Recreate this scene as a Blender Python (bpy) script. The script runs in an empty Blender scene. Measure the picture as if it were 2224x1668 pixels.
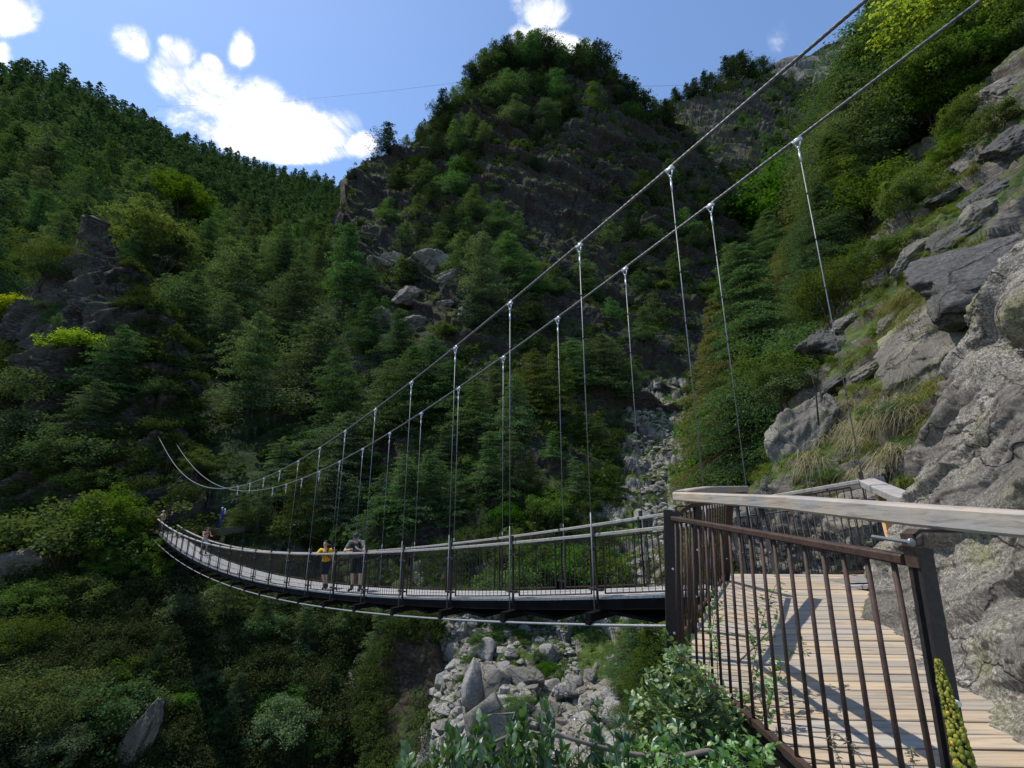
import bpy, math, random
import numpy as np
from mathutils import Vector, Matrix, Quaternion
C = bpy.context.scene.collection
rad = math.radians
# ---------------------------------------------------------------- camera, world, sun, exposure
PITCH = rad(15.0); CT, ST = math.cos(PITCH), math.sin(PITCH)
cam_d = bpy.data.cameras.new('camera'); cam = bpy.data.objects.new('camera', cam_d); C.objects.link(cam)
cam_d.sensor_fit = 'HORIZONTAL'; cam_d.sensor_width = 36.0; cam_d.lens = 36.0*1000/2224
cam_d.clip_start = 0.05; cam_d.clip_end = 12000
cam.location = (0, 0, 0); cam.rotation_euler = (math.pi/2 + PITCH, 0, 0)
bpy.context.scene.camera = cam
SUNV = Vector((-0.545, 0.20, 1.2)).normalized()        # towards the sun
EL = math.asin(SUNV.z); AZ = math.atan2(SUNV.x, SUNV.y)
sun_d = bpy.data.lights.new('sun', 'SUN'); sun_d.energy = 3.6; sun_d.angle = rad(0.5); sun_d.color = (1.0, 0.95, 0.87)
sun = bpy.data.objects.new('sun', sun_d); C.objects.link(sun)
sun.rotation_euler = SUNV.to_track_quat('Z', 'Y').to_euler(); sun.location = (-20, 5, 60)
vs = bpy.context.scene.view_settings
vs.view_transform = 'Standard'; vs.look = 'None'; vs.exposure = 0.4; vs.gamma = 1.0; vs.use_curve_mapping = False
cy = bpy.context.scene.cycles
cy.max_bounces = 5; cy.diffuse_bounces = 3; cy.glossy_bounces = 2; cy.transmission_bounces = 3; cy.transparent_max_bounces = 4
cy.caustics_reflective = False; cy.caustics_refractive = False

def ray(px, py):
    x = (px-1112.0)/1000.0; y = (834.0-py)/1000.0
    return np.array([x, CT - y*ST, ST + y*CT])
def unproj(px, py, Y):
    """world point(s) seen at a photo pixel at the world depth Y"""
    px = np.asarray(px, float); py = np.asarray(py, float); Y = np.asarray(Y, float)
    x = (px-1112.0)/1000.0; y = (834.0-py)/1000.0
    d = CT - y*ST
    return np.stack([x*Y/d, Y*np.ones_like(x), (ST + y*CT)*Y/d], -1)
def onz(px, py, z):
    d = ray(px, py); t = z/d[2]; return d*t
def project(P):
    P = np.asarray(P, float); dep = P[..., 1]*CT + P[..., 2]*ST
    return 1112 + 1000*P[..., 0]/dep, 834 - 1000*(P[..., 2]*CT - P[..., 1]*ST)/dep

# ---- sky: Nishita plus a few cumulus clouds at fixed compass directions
W = bpy.data.worlds.new('World'); bpy.context.scene.world = W; W.use_nodes = True
nt = W.node_tree; nt.nodes.clear()
def N(t, typ, **kw):
    n = t.nodes.new(typ)
    for k, v in kw.items(): setattr(n, k, v)
    return n
def math_n(t, op, a, b=None, c=None, clamp=False):
    n = N(t, 'ShaderNodeMath', operation=op, use_clamp=clamp)
    for i, v in enumerate((a, b, c)):
        if v is None: continue
        if isinstance(v, (int, float)): n.inputs[i].default_value = v
        else: t.links.new(v, n.inputs[i])
    return n.outputs[0]
sky = N(nt, 'ShaderNodeTexSky', sky_type='NISHITA', sun_disc=False, sun_elevation=EL, sun_rotation=AZ,
        altitude=1200, air_density=1.0, dust_density=0.6, ozone_density=1.6)
geo = N(nt, 'ShaderNodeTexCoord')
sep = N(nt, 'ShaderNodeSeparateXYZ'); nt.links.new(geo.outputs['Generated'], sep.inputs[0])
az = math_n(nt, 'ARCTAN2', sep.outputs[0], sep.outputs[1])
elv = math_n(nt, 'ARCSINE', sep.outputs[2])
nz = N(nt, 'ShaderNodeTexNoise'); nz.inputs['Scale'].default_value = 11; nz.inputs['Detail'].default_value = 12; nz.inputs['Roughness'].default_value = 0.66; nz.inputs['Distortion'].default_value = 0.5
nt.links.new(geo.outputs['Generated'], nz.inputs['Vector'])
CL = [(385,128,44,42,25,1),(400,172,68,50,25,1),(470,210,105,58,25,1),(560,250,118,66,20,1),(665,265,100,52,10,1),(560,305,160,36,10,1),(700,295,62,36,0,1),(640,330,110,26,0,1),
      (285,92,46,36,40,.9),(362,92,22,18,0,.7),(527,108,28,42,10,.75),(462,140,30,17,35,.8),(18,28,75,50,0,1),(5,120,25,30,0,.7),(1165,20,62,48,0,1),
      (1135,75,46,30,0,.9),(1225,92,60,22,10,.8),(782,318,36,30,0,.9),(1690,95,22,42,0,.13),(1390,222,26,28,0,.8),(-300,100,200,80,10,1),(2400,-300,400,150,0,.8)]
tot = None
for (px, py, rx, ry, ang, st) in CL:
    def ae(a, b):
        d = ray(a, b); d = d/np.linalg.norm(d); return math.atan2(d[0], d[1]), math.asin(d[2])
    a0, e0 = ae(px, py)
    a1, e1 = ae(px + rx*math.cos(rad(ang)), py + rx*math.sin(rad(ang)))
    a2, e2 = ae(px - ry*math.sin(rad(ang)), py + ry*math.cos(rad(ang)))
    M = np.linalg.inv(np.array([[a1-a0, a2-a0], [e1-e0, e2-e0]]))
    da = math_n(nt, 'SUBTRACT', az, a0); de = math_n(nt, 'SUBTRACT', elv, e0)
    u = math_n(nt, 'ADD', math_n(nt, 'MULTIPLY', da, float(M[0, 0])), math_n(nt, 'MULTIPLY', de, float(M[0, 1])))
    v = math_n(nt, 'ADD', math_n(nt, 'MULTIPLY', da, float(M[1, 0])), math_n(nt, 'MULTIPLY', de, float(M[1, 1])))
    r2 = math_n(nt, 'ADD', math_n(nt, 'MULTIPLY', u, u), math_n(nt, 'MULTIPLY', v, v))
    f = math_n(nt, 'MULTIPLY', math_n(nt, 'SUBTRACT', 1.30, math_n(nt, 'SQRT', r2), clamp=True), st)
    tot = f if tot is None else math_n(nt, 'MAXIMUM', tot, f)
nn = math_n(nt, 'MULTIPLY', math_n(nt, 'SUBTRACT', nz.outputs['Fac'], 0.5), 3.1)
fld = math_n(nt, 'ADD', tot, nn)
mr = N(nt, 'ShaderNodeMapRange', interpolation_type='SMOOTHSTEP'); nt.links.new(fld, mr.inputs['Value'])
mr.inputs['From Min'].default_value = -0.02; mr.inputs['From Max'].default_value = 0.85
gate = math_n(nt, 'MULTIPLY', mr.outputs[0], math_n(nt, 'MULTIPLY', tot, 3.0, clamp=True))
def ramp_w(t, fac):
    r = N(t, 'ShaderNodeValToRGB'); e = r.color_ramp.elements; e[0].position = .40; e[0].color = (4.3, 4.6, 5.2, 1); e[1].position = .56; e[1].color = (6.6, 6.7, 6.9, 1); t.links.new(fac, r.inputs[0]); return r.outputs[0]
# clouds mixed over the tinted sky; noise paints their grey shading
mixc = N(nt, 'ShaderNodeMix', data_type='RGBA'); nt.links.new(gate, mixc.inputs['Factor'])
tint = N(nt, 'ShaderNodeMix', data_type='RGBA', blend_type='MULTIPLY'); tint.inputs['Factor'].default_value = 1.0
nt.links.new(sky.outputs[0], tint.inputs['A']); tint.inputs['B'].default_value = (1.06, 1.14, 1.20, 1)
nt.links.new(tint.outputs['Result'], mixc.inputs['A']); nt.links.new(ramp_w(nt, nz.outputs['Fac']), mixc.inputs['B'])
bg = N(nt, 'ShaderNodeBackground'); bg.inputs['Strength'].default_value = 0.15
nt.links.new(mixc.outputs['Result'], bg.inputs['Color'])
out = N(nt, 'ShaderNodeOutputWorld'); nt.links.new(bg.outputs[0], out.inputs['Surface'])

# ---------------------------------------------------------------- numpy noise
def _hash(i, j, k, s):
    with np.errstate(over='ignore'):
        h = (i.astype(np.uint32)*np.uint32(374761393)) ^ (j.astype(np.uint32)*np.uint32(668265263)) ^ (k.astype(np.uint32)*np.uint32(2246822519)) ^ np.uint32(s*1013904223 & 0xffffffff)
        h = (h ^ (h >> np.uint32(13)))*np.uint32(1274126177)
        h = h ^ (h >> np.uint32(16))
    return h.astype(np.float64)/4294967295.0
def vnoise(P, s=0):
    P = np.asarray(P, float); Fl = np.floor(P); f = P-Fl; f = f*f*(3-2*f); I = Fl.astype(np.int64)
    r = 0
    for a in (0, 1):
        wa = f[..., 0] if a else 1-f[..., 0]
        for b in (0, 1):
            wb = f[..., 1] if b else 1-f[..., 1]
            for c in (0, 1):
                wc = f[..., 2] if c else 1-f[..., 2]
                r = r + wa*wb*wc*_hash(I[..., 0]+a, I[..., 1]+b, I[..., 2]+c, s)
    return r*2-1
ROT = np.array([[0.8, 0.36, -0.48], [-0.6, 0.48, -0.64], [0.0, 0.8, 0.6]])
def fbm(P, octv=5, s=0, gain=0.5, ridged=False):
    P = np.asarray(P, float); r = 0; a = 1.0; t = 0
    for o in range(octv):
        n = vnoise(P, s+o)
        if ridged: n = 1-2*np.abs(n)
        r = r + a*n; t += a; a *= gain; P = (P@ROT.T)*2.03 + 7.7
    return r/t
def cells(P, s=0):
    """Worley cells: distance to nearest point and a random value of that cell"""
    P = np.asarray(P, float); I = np.floor(P).astype(np.int64); best = np.full(P.shape[:-1], 9.0); val = np.zeros(P.shape[:-1]); sec = best.copy()
    for a in (-1, 0, 1):
        for b in (-1, 0, 1):
            for c in (-1, 0, 1):
                J = I + np.array([a, b, c]); q = [J[..., i] + _hash(J[..., 0], J[..., 1], J[..., 2], s+11*i+1) for i in range(3)]
                d = sum((P[..., i]-q[i])**2 for i in range(3)); m = d < best
                sec = np.where(m, best, np.minimum(sec, d))
                val = np.where(m, _hash(J[..., 0], J[..., 1], J[..., 2], s+77), val); best = np.where(m, d, best)
    return np.sqrt(best), val, np.sqrt(sec)

# ---------------------------------------------------------------- mesh helpers
def mesh_np(name, V, F, mat=None, smooth=False, parent=None, link=True):
    V = np.ascontiguousarray(V, dtype=np.float32).reshape(-1, 3); F = np.ascontiguousarray(F, dtype=np.int32); n, k = F.shape
    me = bpy.data.meshes.new(name); me.vertices.add(len(V)); me.vertices.foreach_set('co', V.ravel())
    me.loops.add(n*k); me.loops.foreach_set('vertex_index', F.ravel())
    me.polygons.add(n); me.polygons.foreach_set('loop_start', np.arange(n, dtype=np.int32)*k)
    me.update(calc_edges=True)
    me.polygons.foreach_set('use_smooth', np.full(n, smooth))
    if mat: me.materials.append(mat)
    if not link: return me
    return link_mesh(name, me, parent)
def link_mesh(name, me, parent=None):
    o = bpy.data.objects.new(name, me); C.objects.link(o)
    if parent: o.parent = parent
    return o
def tag(o, label=None, cat=None, group=None, kind=None):
    if label: o['label'] = label
    if cat: o['category'] = cat
    if group: o['group'] = group
    if kind: o['kind'] = kind
    return o
def thing(name, label, cat, loc=(0, 0, 0), rz=0, group=None):
    o = bpy.data.objects.new(name, None); C.objects.link(o); o.location = loc; o.rotation_euler = (0, 0, rz); o.empty_display_size = 0.2
    return tag(o, label, cat, group)

class MB:
    def __init__(s): s.v = []; s.f = []; s.mi = []
    def add(s, vs_, fs, mi=0):
        b = len(s.v); s.v += [tuple(map(float, p)) for p in vs_]; s.f += [tuple(b+i for i in f) for f in fs]; s.mi += [mi]*len(fs)
    def box(s, c, size, R=None, mi=0):
        R = np.eye(3) if R is None else np.asarray(R); c = np.asarray(c, float)
        vs_ = [c + R@np.array([x*size[0]/2, y*size[1]/2, z*size[2]/2]) for x in (-1, 1) for y in (-1, 1) for z in (-1, 1)]
        s.add(vs_, [(0, 1, 3, 2), (4, 6, 7, 5), (0, 4, 5, 1), (2, 3, 7, 6), (0, 2, 6, 4), (1, 5, 7, 3)], mi)
    def beam(s, a, b, w, h, up=(0, 0, 1), mi=0, bev=0.0):
        """bar from a to b, w across, h along up"""
        s.sweep([a, b], w, h, up, mi, bev)
    def sweep(s, pts, w, h, up=(0, 0, 1), mi=0, bev=0.0):
        pts = [np.asarray(p, float) for p in pts]; n = len(pts); rings = []
        if bev > 0: prof = [(-w/2+bev, -h/2), (w/2-bev, -h/2), (w/2, -h/2+bev), (w/2, h/2-bev), (w/2-bev, h/2), (-w/2+bev, h/2), (-w/2, h/2-bev), (-w/2, -h/2+bev)]
        else: prof = [(-w/2, -h/2), (w/2, -h/2), (w/2, h/2), (-w/2, h/2)]
        up = np.asarray(up, float)
        for i in range(n):
            d = pts[min(i+1, n-1)]-pts[max(i-1, 0)]; d = d/np.linalg.norm(d)
            sc = 1.0
            if 0 < i < n-1:
                d1 = pts[i]-pts[i-1]; d2 = pts[i+1]-pts[i]; d1 = d1/np.linalg.norm(d1); d2 = d2/np.linalg.norm(d2)
                d = d1+d2; d = d/np.linalg.norm(d); sc = 1/max(0.4, float(np.dot(d, d1)))
            r = np.cross(d, up); r = r/np.linalg.norm(r); u = np.cross(r, d)
            rings.append([pts[i] + r*x*sc + u*y for x, y in prof])
        k = len(prof); vs_ = [p for r in rings for p in r]; fs = []
        for i in range(n-1):
            for j in range(k): fs.append((i*k+j, i*k+(j+1) % k, (i+1)*k+(j+1) % k, (i+1)*k+j))
        fs.append(tuple(reversed(range(k)))); fs.append(tuple((n-1)*k+j for j in range(k)))
        s.add(vs_, fs, mi)
    def tube(s, pts, r, seg=8, mi=0, cap=True):
        pts = [np.asarray(p, float) for p in pts]; n = len(pts)
        rs = [r]*n if isinstance(r, (int, float)) else list(r); vs_ = []
        ref = np.array([0, 0, 1.0])
        d0 = pts[1]-pts[0]
        if abs(d0[2]) > 0.9*np.linalg.norm(d0): ref = np.array([1.0, 0, 0])
        for i in range(n):
            d = pts[min(i+1, n-1)]-pts[max(i-1, 0)]; d = d/(np.linalg.norm(d)+1e-9)
            a = np.cross(d, ref); a = a/(np.linalg.norm(a)+1e-9); b = np.cross(d, a)
            for j in range(seg):
                t = 2*math.pi*j/seg; vs_.append(pts[i]+rs[i]*(a*math.cos(t)+b*math.sin(t)))
        fs = [(i*seg+j, i*seg+(j+1) % seg, (i+1)*seg+(j+1) % seg, (i+1)*seg+j) for i in range(n-1) for j in range(seg)]
        if cap: fs += [tuple(reversed(range(seg))), tuple((n-1)*seg+j for j in range(seg))]
        s.add(vs_, fs, mi)
    def ball(s, c, r, seg=10, rings=7, sc=(1, 1, 1), mi=0):
        c = np.asarray(c, float); vs_ = [c+np.array([0, 0, r*sc[2]])]
        for i in range(1, rings):
            t = math.pi*i/rings
            for j in range(seg):
                p = 2*math.pi*j/seg; vs_.append(c+np.array([r*sc[0]*math.sin(t)*math.cos(p), r*sc[1]*math.sin(t)*math.sin(p), r*sc[2]*math.cos(t)]))
        vs_.append(c-np.array([0, 0, r*sc[2]])); fs = []
        for j in range(seg): fs.append((0, 1+j, 1+(j+1) % seg))
        for i in range(rings-2):
            for j in range(seg):
                a = 1+i*seg+j; b = 1+i*seg+(j+1) % seg; fs.append((a, a+seg, b+seg, b))
        e = len(vs_)-1; o = 1+(rings-2)*seg
        for j in range(seg): fs.append((e, o+(j+1) % seg, o+j))
        s.add(vs_, fs, mi)
    def build(s, name, mats, parent=None, smooth=False, link=True):
        me = bpy.data.meshes.new(name); me.from_pydata(s.v, [], s.f)
        for m in (mats if isinstance(mats, (list, tuple)) else [mats]): me.materials.append(m)
        if any(s.mi): me.polygons.foreach_set('material_index', s.mi)
        if smooth: me.polygons.foreach_set('use_smooth', [True]*len(s.f))
        me.update()
        return link_mesh(name, me, parent) if link else me

# ---------------------------------------------------------------- materials
def new_mat(name):
    m = bpy.data.materials.new(name); m.use_nodes = True; t = m.node_tree; t.nodes.clear(); return m, t
def noise(t, vec, scale, detail=5, rough=0.6, dist=0.0):
    n = N(t, 'ShaderNodeTexNoise'); n.inputs['Scale'].default_value = scale; n.inputs['Detail'].default_value = detail
    n.inputs['Roughness'].default_value = rough; n.inputs['Distortion'].default_value = dist
    if vec is not None: t.links.new(vec, n.inputs['Vector'])
    return n.outputs['Fac']
def ramp(t, fac, stops, interp='LINEAR'):
    r = N(t, 'ShaderNodeValToRGB'); r.color_ramp.interpolation = interp
    el = r.color_ramp.elements
    while len(el) < len(stops): el.new(0.5)
    for e, (p, c) in zip(el, stops):
        e.position = p; e.color = (c[0], c[1], c[2], 1) if not isinstance(c, (int, float)) else (c, c, c, 1)
    t.links.new(fac, r.inputs[0]); return r.outputs[0]
def mixrgb(t, fac, a, b, mode='MIX'):
    n = N(t, 'ShaderNodeMix', data_type='RGBA', blend_type=mode)
    for s_, v in (('Factor', fac), ('A', a), ('B', b)):
        i = [q for q in n.inputs if q.name == s_ and (q.type == 'RGBA' or s_ == 'Factor')]; i = i[0]
        if isinstance(v, (int, float)): i.default_value = v if s_ == 'Factor' else (v, v, v, 1)
        elif isinstance(v, tuple): i.default_value = (v[0], v[1], v[2], 1)
        else: t.links.new(v, i)
    return [o for o in n.outputs if o.type == 'RGBA'][0]
def mapping(t, vec, scale=(1, 1, 1), rot=(0, 0, 0), loc=(0, 0, 0)):
    m = N(t, 'ShaderNodeMapping'); m.inputs['Scale'].default_value = scale; m.inputs['Rotation'].default_value = rot; m.inputs['Location'].default_value = loc
    t.links.new(vec, m.inputs['Vector']); return m.outputs[0]
def finish(t, col, rough=0.8, metal=0.0, bump=None, bstr=0.5, bdist=0.02, spec=0.3):
    p = N(t, 'ShaderNodeBsdfPrincipled'); o = N(t, 'ShaderNodeOutputMaterial')
    if isinstance(col, tuple): p.inputs['Base Color'].default_value = (col[0], col[1], col[2], 1)
    else: t.links.new(col, p.inputs['Base Color'])
    if isinstance(rough, (int, float)): p.inputs['Roughness'].default_value = rough
    else: t.links.new(rough, p.inputs['Roughness'])
    p.inputs['Metallic'].default_value = metal; p.inputs['Specular IOR Level'].default_value = spec
    if bump is not None:
        b = N(t, 'ShaderNodeBump'); b.inputs['Strength'].default_value = bstr; b.inputs['Distance'].default_value = bdist
        t.links.new(bump, b.inputs['Height']); t.links.new(b.outputs[0], p.inputs['Normal'])
    t.links.new(p.outputs[0], o.inputs['Surface']); return p
def texco(t, which='Object'):
    return N(t, 'ShaderNodeTexCoord').outputs[which]
def simple(name, col, rough=0.7, metal=0.0, var=0.25, scale=8.0, bstr=0.2, bdist=0.01, spec=0.3):
    m, t = new_mat(name); v = texco(t); n = noise(t, v, scale, 6)
    c = ramp(t, n, [(0.3, tuple(x*(1-var) for x in col)), (0.7, tuple(min(1, x*(1+var)) for x in col))])
    finish(t, c, rough, metal, n, bstr, bdist, spec); return m

def rust_mat(name, dark, rust, bias=0.5, rough=0.7):
    m, t = new_mat(name); v = texco(t); n = noise(t, v, 6, 8, 0.7); n2 = noise(t, v, 60, 4)
    c = ramp(t, n, [(bias-0.12, dark), (bias+0.12, rust)])
    c = mixrgb(t, 0.35, c, ramp(t, n2, [(0.35, (0.02, 0.012, 0.01)), (0.65, tuple(x*1.4 for x in rust))]))
    finish(t, c, rough, 0.2, n2, 0.3, 0.003, 0.4); return m
M = {}
M['rust'] = rust_mat('weathering steel', (0.028, 0.021, 0.018), (0.080, 0.043, 0.031), 0.5)
M['rustdark'] = rust_mat('dark steel', (0.016, 0.018, 0.021), (0.05, 0.028, 0.02), 0.62, 0.55)
M['steel'] = rust_mat('dark bridge steel', (0.022, 0.021, 0.022), (0.05, 0.036, 0.03), 0.6, 0.6)
M['beam'] = simple('tarred beam', (0.007, 0.0065, 0.0065), 0.9, 0, 0.4, 3, .2, .01, .08)  # one even near black for beams and joists
M['galv'] = simple('galvanised steel', (0.20, 0.202, 0.21), 0.5, 0.4, 0.2, 20, 0.1, 0.002, 0.5)
M['clamp'] = simple('bright clamp steel', (0.55, 0.56, 0.6), 0.45, 0.4, 0.15, 30, 0.1, 0.002, 0.5)
M['black'] = simple('black rubber', (0.012, 0.012, 0.013), 0.6)
def cable_mat():
    m, t = new_mat('wire rope'); v = texco(t); n = noise(t, v, 25, 4)
    c = ramp(t, n, [(0.3, (0.06, 0.06, 0.063)), (0.7, (0.18, 0.18, 0.185))]); finish(t, c, 0.6, 0.3, n, 0.2, 0.002, 0.5); return m
M['cable'] = cable_mat()
def wood_mat(name, base, grey, along='Y', bias=0.5, scale=1.0, island=True):
    m, t = new_mat(name); v = texco(t)
    st = {'X': (0.6, 14, 14), 'Y': (14, 0.6, 14), 'Z': (14, 14, 0.6)}[along]
    ve = v
    if island:
        g = N(t, 'ShaderNodeNewGeometry'); off = N(t, 'ShaderNodeVectorMath', operation='SCALE'); off.inputs[0].default_value = (37, 19, 23); t.links.new(g.outputs['Random Per Island'], off.inputs['Scale'])
        ad = N(t, 'ShaderNodeVectorMath', operation='ADD'); t.links.new(v, ad.inputs[0]); t.links.new(off.outputs[0], ad.inputs[1]); ve = ad.outputs[0]
    mp = mapping(t, ve, tuple(x*scale for x in st)); gr = noise(t, mp, 2.2, 7, 0.65, 0.6)
    big = noise(t, ve, 1.6*scale, 4, 0.6)
    c = ramp(t, gr, [(0.30, tuple(x*0.55 for x in base)), (0.48, base), (0.72, tuple(min(1, x*1.25) for x in base))])
    cg = ramp(t, gr, [(0.30, tuple(x*0.55 for x in grey)), (0.5, grey), (0.72, tuple(min(1, x*1.2) for x in grey))])
    c = mixrgb(t, ramp(t, big, [(bias-0.12, 0.0), (bias+0.14, 1.0)]), c, cg)
    if island:
        pl = ramp(t, g.outputs['Random Per Island'], [(0, 0.86), (0.5, 1.0), (1, 1.08)]); c = mixrgb(t, 1.0, c, pl, 'MULTIPLY')
    # knots
    vo = N(t, 'ShaderNodeTexVoronoi'); vo.inputs['Scale'].default_value = 1.1*scale
    kst = {'X': (1, 6, 6), 'Y': (6, 1, 6), 'Z': (6, 6, 1)}[along]; t.links.new(mapping(t, ve, kst), vo.inputs['Vector'])
    kn = ramp(t, vo.outputs['Distance'], [(0.03, 0.45), (0.10, 1.0)]); c = mixrgb(t, 1.0, c, kn, 'MULTIPLY')
    finish(t, c, 0.75, 0, gr, 0.5, 0.003, 0.25); return m
M['deck'] = wood_mat('weathered larch planks', (0.43, 0.33, 0.22), (0.34, 0.305, 0.26), 'X', 0.5)
M['railw'] = wood_mat('weathered handrail wood', (0.40, 0.315, 0.235), (0.30, 0.285, 0.27), 'Y', 0.5, 2.2)
M['railb'] = wood_mat('grey handrail wood', (0.36, 0.30, 0.235), (0.33, 0.31, 0.29), 'Y', 0.42, 0.7)
M['plank'] = wood_mat('fresh spruce', (0.42, 0.24, 0.10), (0.40, 0.25, 0.12), 'Z', 0.5)
M['bdeck'] = wood_mat('bridge deck boards', (0.36, 0.33, 0.30), (0.33, 0.325, 0.32), 'X', 0.4)
M['galvl'] = simple('light wire rope', (0.26, 0.26, 0.265), 0.5, 0.3, 0.2, 20)
# ---------------------------------------------------------------- suspension bridge
U = np.array([-1.416, 1.466]); ORG = {'n': np.array([1.37, 8.34]), 'f': np.array([2.585, 9.515])}
UD = np.array([U[0], U[1], 0])/np.linalg.norm(U)
ND = np.array([-UD[1], UD[0], 0])                       # across, towards the viewer's side (left/near)
def kz(side, px, py):
    """node number and height where the sight line meets the vertical plane of one side"""
    d = ray(px, py); o = ORG[side]
    A = np.array([[d[0], -U[0]], [d[1], -U[1]]]); t, k = np.linalg.solve(A, o); return k, t*d[2]
def curve(side, pix, deg=None):
    a = np.array([kz(side, *p) for p in pix]); a = a[np.argsort(a[:, 0])]
    if deg: c = np.polyfit(a[:, 0], a[:, 1], deg); return lambda k: np.polyval(c, k)
    return lambda k: np.interp(k, a[:, 0], a[:, 1])
P3 = lambda side, k, z: np.array([ORG[side][0]+U[0]*k, ORG[side][1]+U[1]*k, z])
deck_z = curve('n', [(1440, 1287), (1283, 1299), (1107, 1303), (897, 1304), (788, 1296), (734, 1290), (631, 1278), (558, 1263), (490, 1244), (430, 1223), (384.6, 1198), (361, 1181), (335, 1155)], 3)
railn_z = curve('n', [(1445, 1134), (1292, 1160), (1113, 1181), (980, 1194), (870, 1202), (790, 1206), (731, 1206.5), (631, 1200), (533, 1191), (449, 1179), (409, 1169), (384, 1160), (360, 1146), (338, 1124)], 3)
railf_z = curve('f', [(1700, 1078), (1451, 1109), (1292, 1138), (1113, 1168), (980, 1185), (878, 1196), (519, 1183), (459, 1173), (434, 1167), (399, 1150), (374, 1128)], 3)
z2 = lambda x, y: (300+x*0.27125, 900+y*0.27125)
cabn = [(1878, 0), (1450, 370), (1257, 537), (1107, 657), (990, 750)] + [z2(*p) for p in [(1667, 115), (1470, 250), (1300, 362), (1150, 452), (920, 550), (740, 592), (665, 603), (560, 585), (450, 535), (300, 400), (225, 310), (160, 172)]]
cabf = [(2125, 0), (1740, 297), (1558, 437), (1358, 582), (1210, 692), (1095, 773), (990, 843)] + [z2(*p) for p in [(2000, 152), (1775, 287), (1595, 387), (1430, 462), (1290, 525), (1165, 567), (965, 614), (875, 622), (740, 597), (630, 555), (420, 400), (273, 187)]]
def smoothc(side, pix):
    a = np.array([kz(side, *p) for p in pix]); c = np.polyfit(a[:, 0], a[:, 1], 4)
    print(side, 'fit err', np.abs(np.polyval(c, a[:, 0])-a[:, 1]).max().round(2), 'k', a[:, 0].round(1), 'z', a[:, 1].round(1)); return (lambda k: np.polyval(c, k)), a
cn, an = smoothc('n', cabn); cf, af = smoothc('f', cabf)
print('deck', [round(float(deck_z(k)), 2) for k in (-1, 0, 5, 12, 20, 24)], 'railn', [round(float(railn_z(k)), 2) for k in (-1, 0, 5, 12, 20, 24)], 'railf', [round(float(railf_z(k)), 2) for k in (-1.8, 0, 5, 12, 20, 24)])
KE = 23.6
BR = thing('suspension_bridge', 'long sagging footbridge with steel cables and grey wooden handrails over the gorge', 'bridge', (float(P3('n', 11, 0)[0]), float(P3('n', 11, 0)[1]), float(deck_z(11))))
BRO = np.array(BR.location)
def bbuild(mb, name, mat, smooth=False, par=None):
    mb.v = [tuple(np.array(p)-BRO) for p in mb.v]
    o = mb.build(name, mat, BR if par is None else par, smooth); return o
def rope(name, path, r, lobes=6, seg=18, pitch=None, step=0.02):
    """twisted wire rope along a polyline"""
    path = np.array(path); L = np.concatenate([[0], np.cumsum(np.linalg.norm(np.diff(path, axis=0), axis=1))])
    n = int(L[-1]/step)+2; s = np.linspace(0, L[-1], n); P = np.stack([np.interp(s, L, path[:, i]) for i in range(3)], 1)
    T = np.gradient(P, axis=0); T /= np.linalg.norm(T, axis=1)[:, None]
    A = np.cross(T, np.array([0, 0, 1.0])); A /= np.linalg.norm(A, axis=1)[:, None]; B = np.cross(T, A)
    pitch = pitch or r*3.2; th = np.linspace(0, 2*np.pi, seg, endpoint=False)
    tw = s/pitch*2*np.pi/1.0
    ph = th[None, :]; rr = r*(0.74+0.28*np.abs(np.cos((ph - tw[:, None]/lobes*1.0)*lobes/2)))
    V = P[:, None]+rr[..., None]*(A[:, None]*np.cos(ph)[..., None]+B[:, None]*np.sin(ph)[..., None])
    i = np.arange(n-1)[:, None]*seg; j = np.arange(seg)[None]; jn = (j+1) % seg
    F = np.stack([i+j, i+jn, i+seg+jn, i+seg+j], -1).reshape(-1, 4)
    return V.reshape(-1, 3), F
def rope_obj(name, path, r, mat, **kw):
    V, F = rope(name, path, r, **kw); return mesh_np(name, V-BRO, F, mat, True, BR)
# main cables: on past the platform into the rock
for side, c, a in (('n', cn, an), ('f', cf, af)):
    ks = np.linspace(a[:, 0].min(), a[:, 0].max(), 60); pts = [P3(side, k, c(k)) for k in ks]
    d = pts[0]-pts[1]; d = d/np.linalg.norm(d)
    pre = [pts[0]+d*x for x in (9.0, 6.0, 3.0)]
    rope_obj('main_cable', pre+pts, 0.028, M['cable'])
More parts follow.
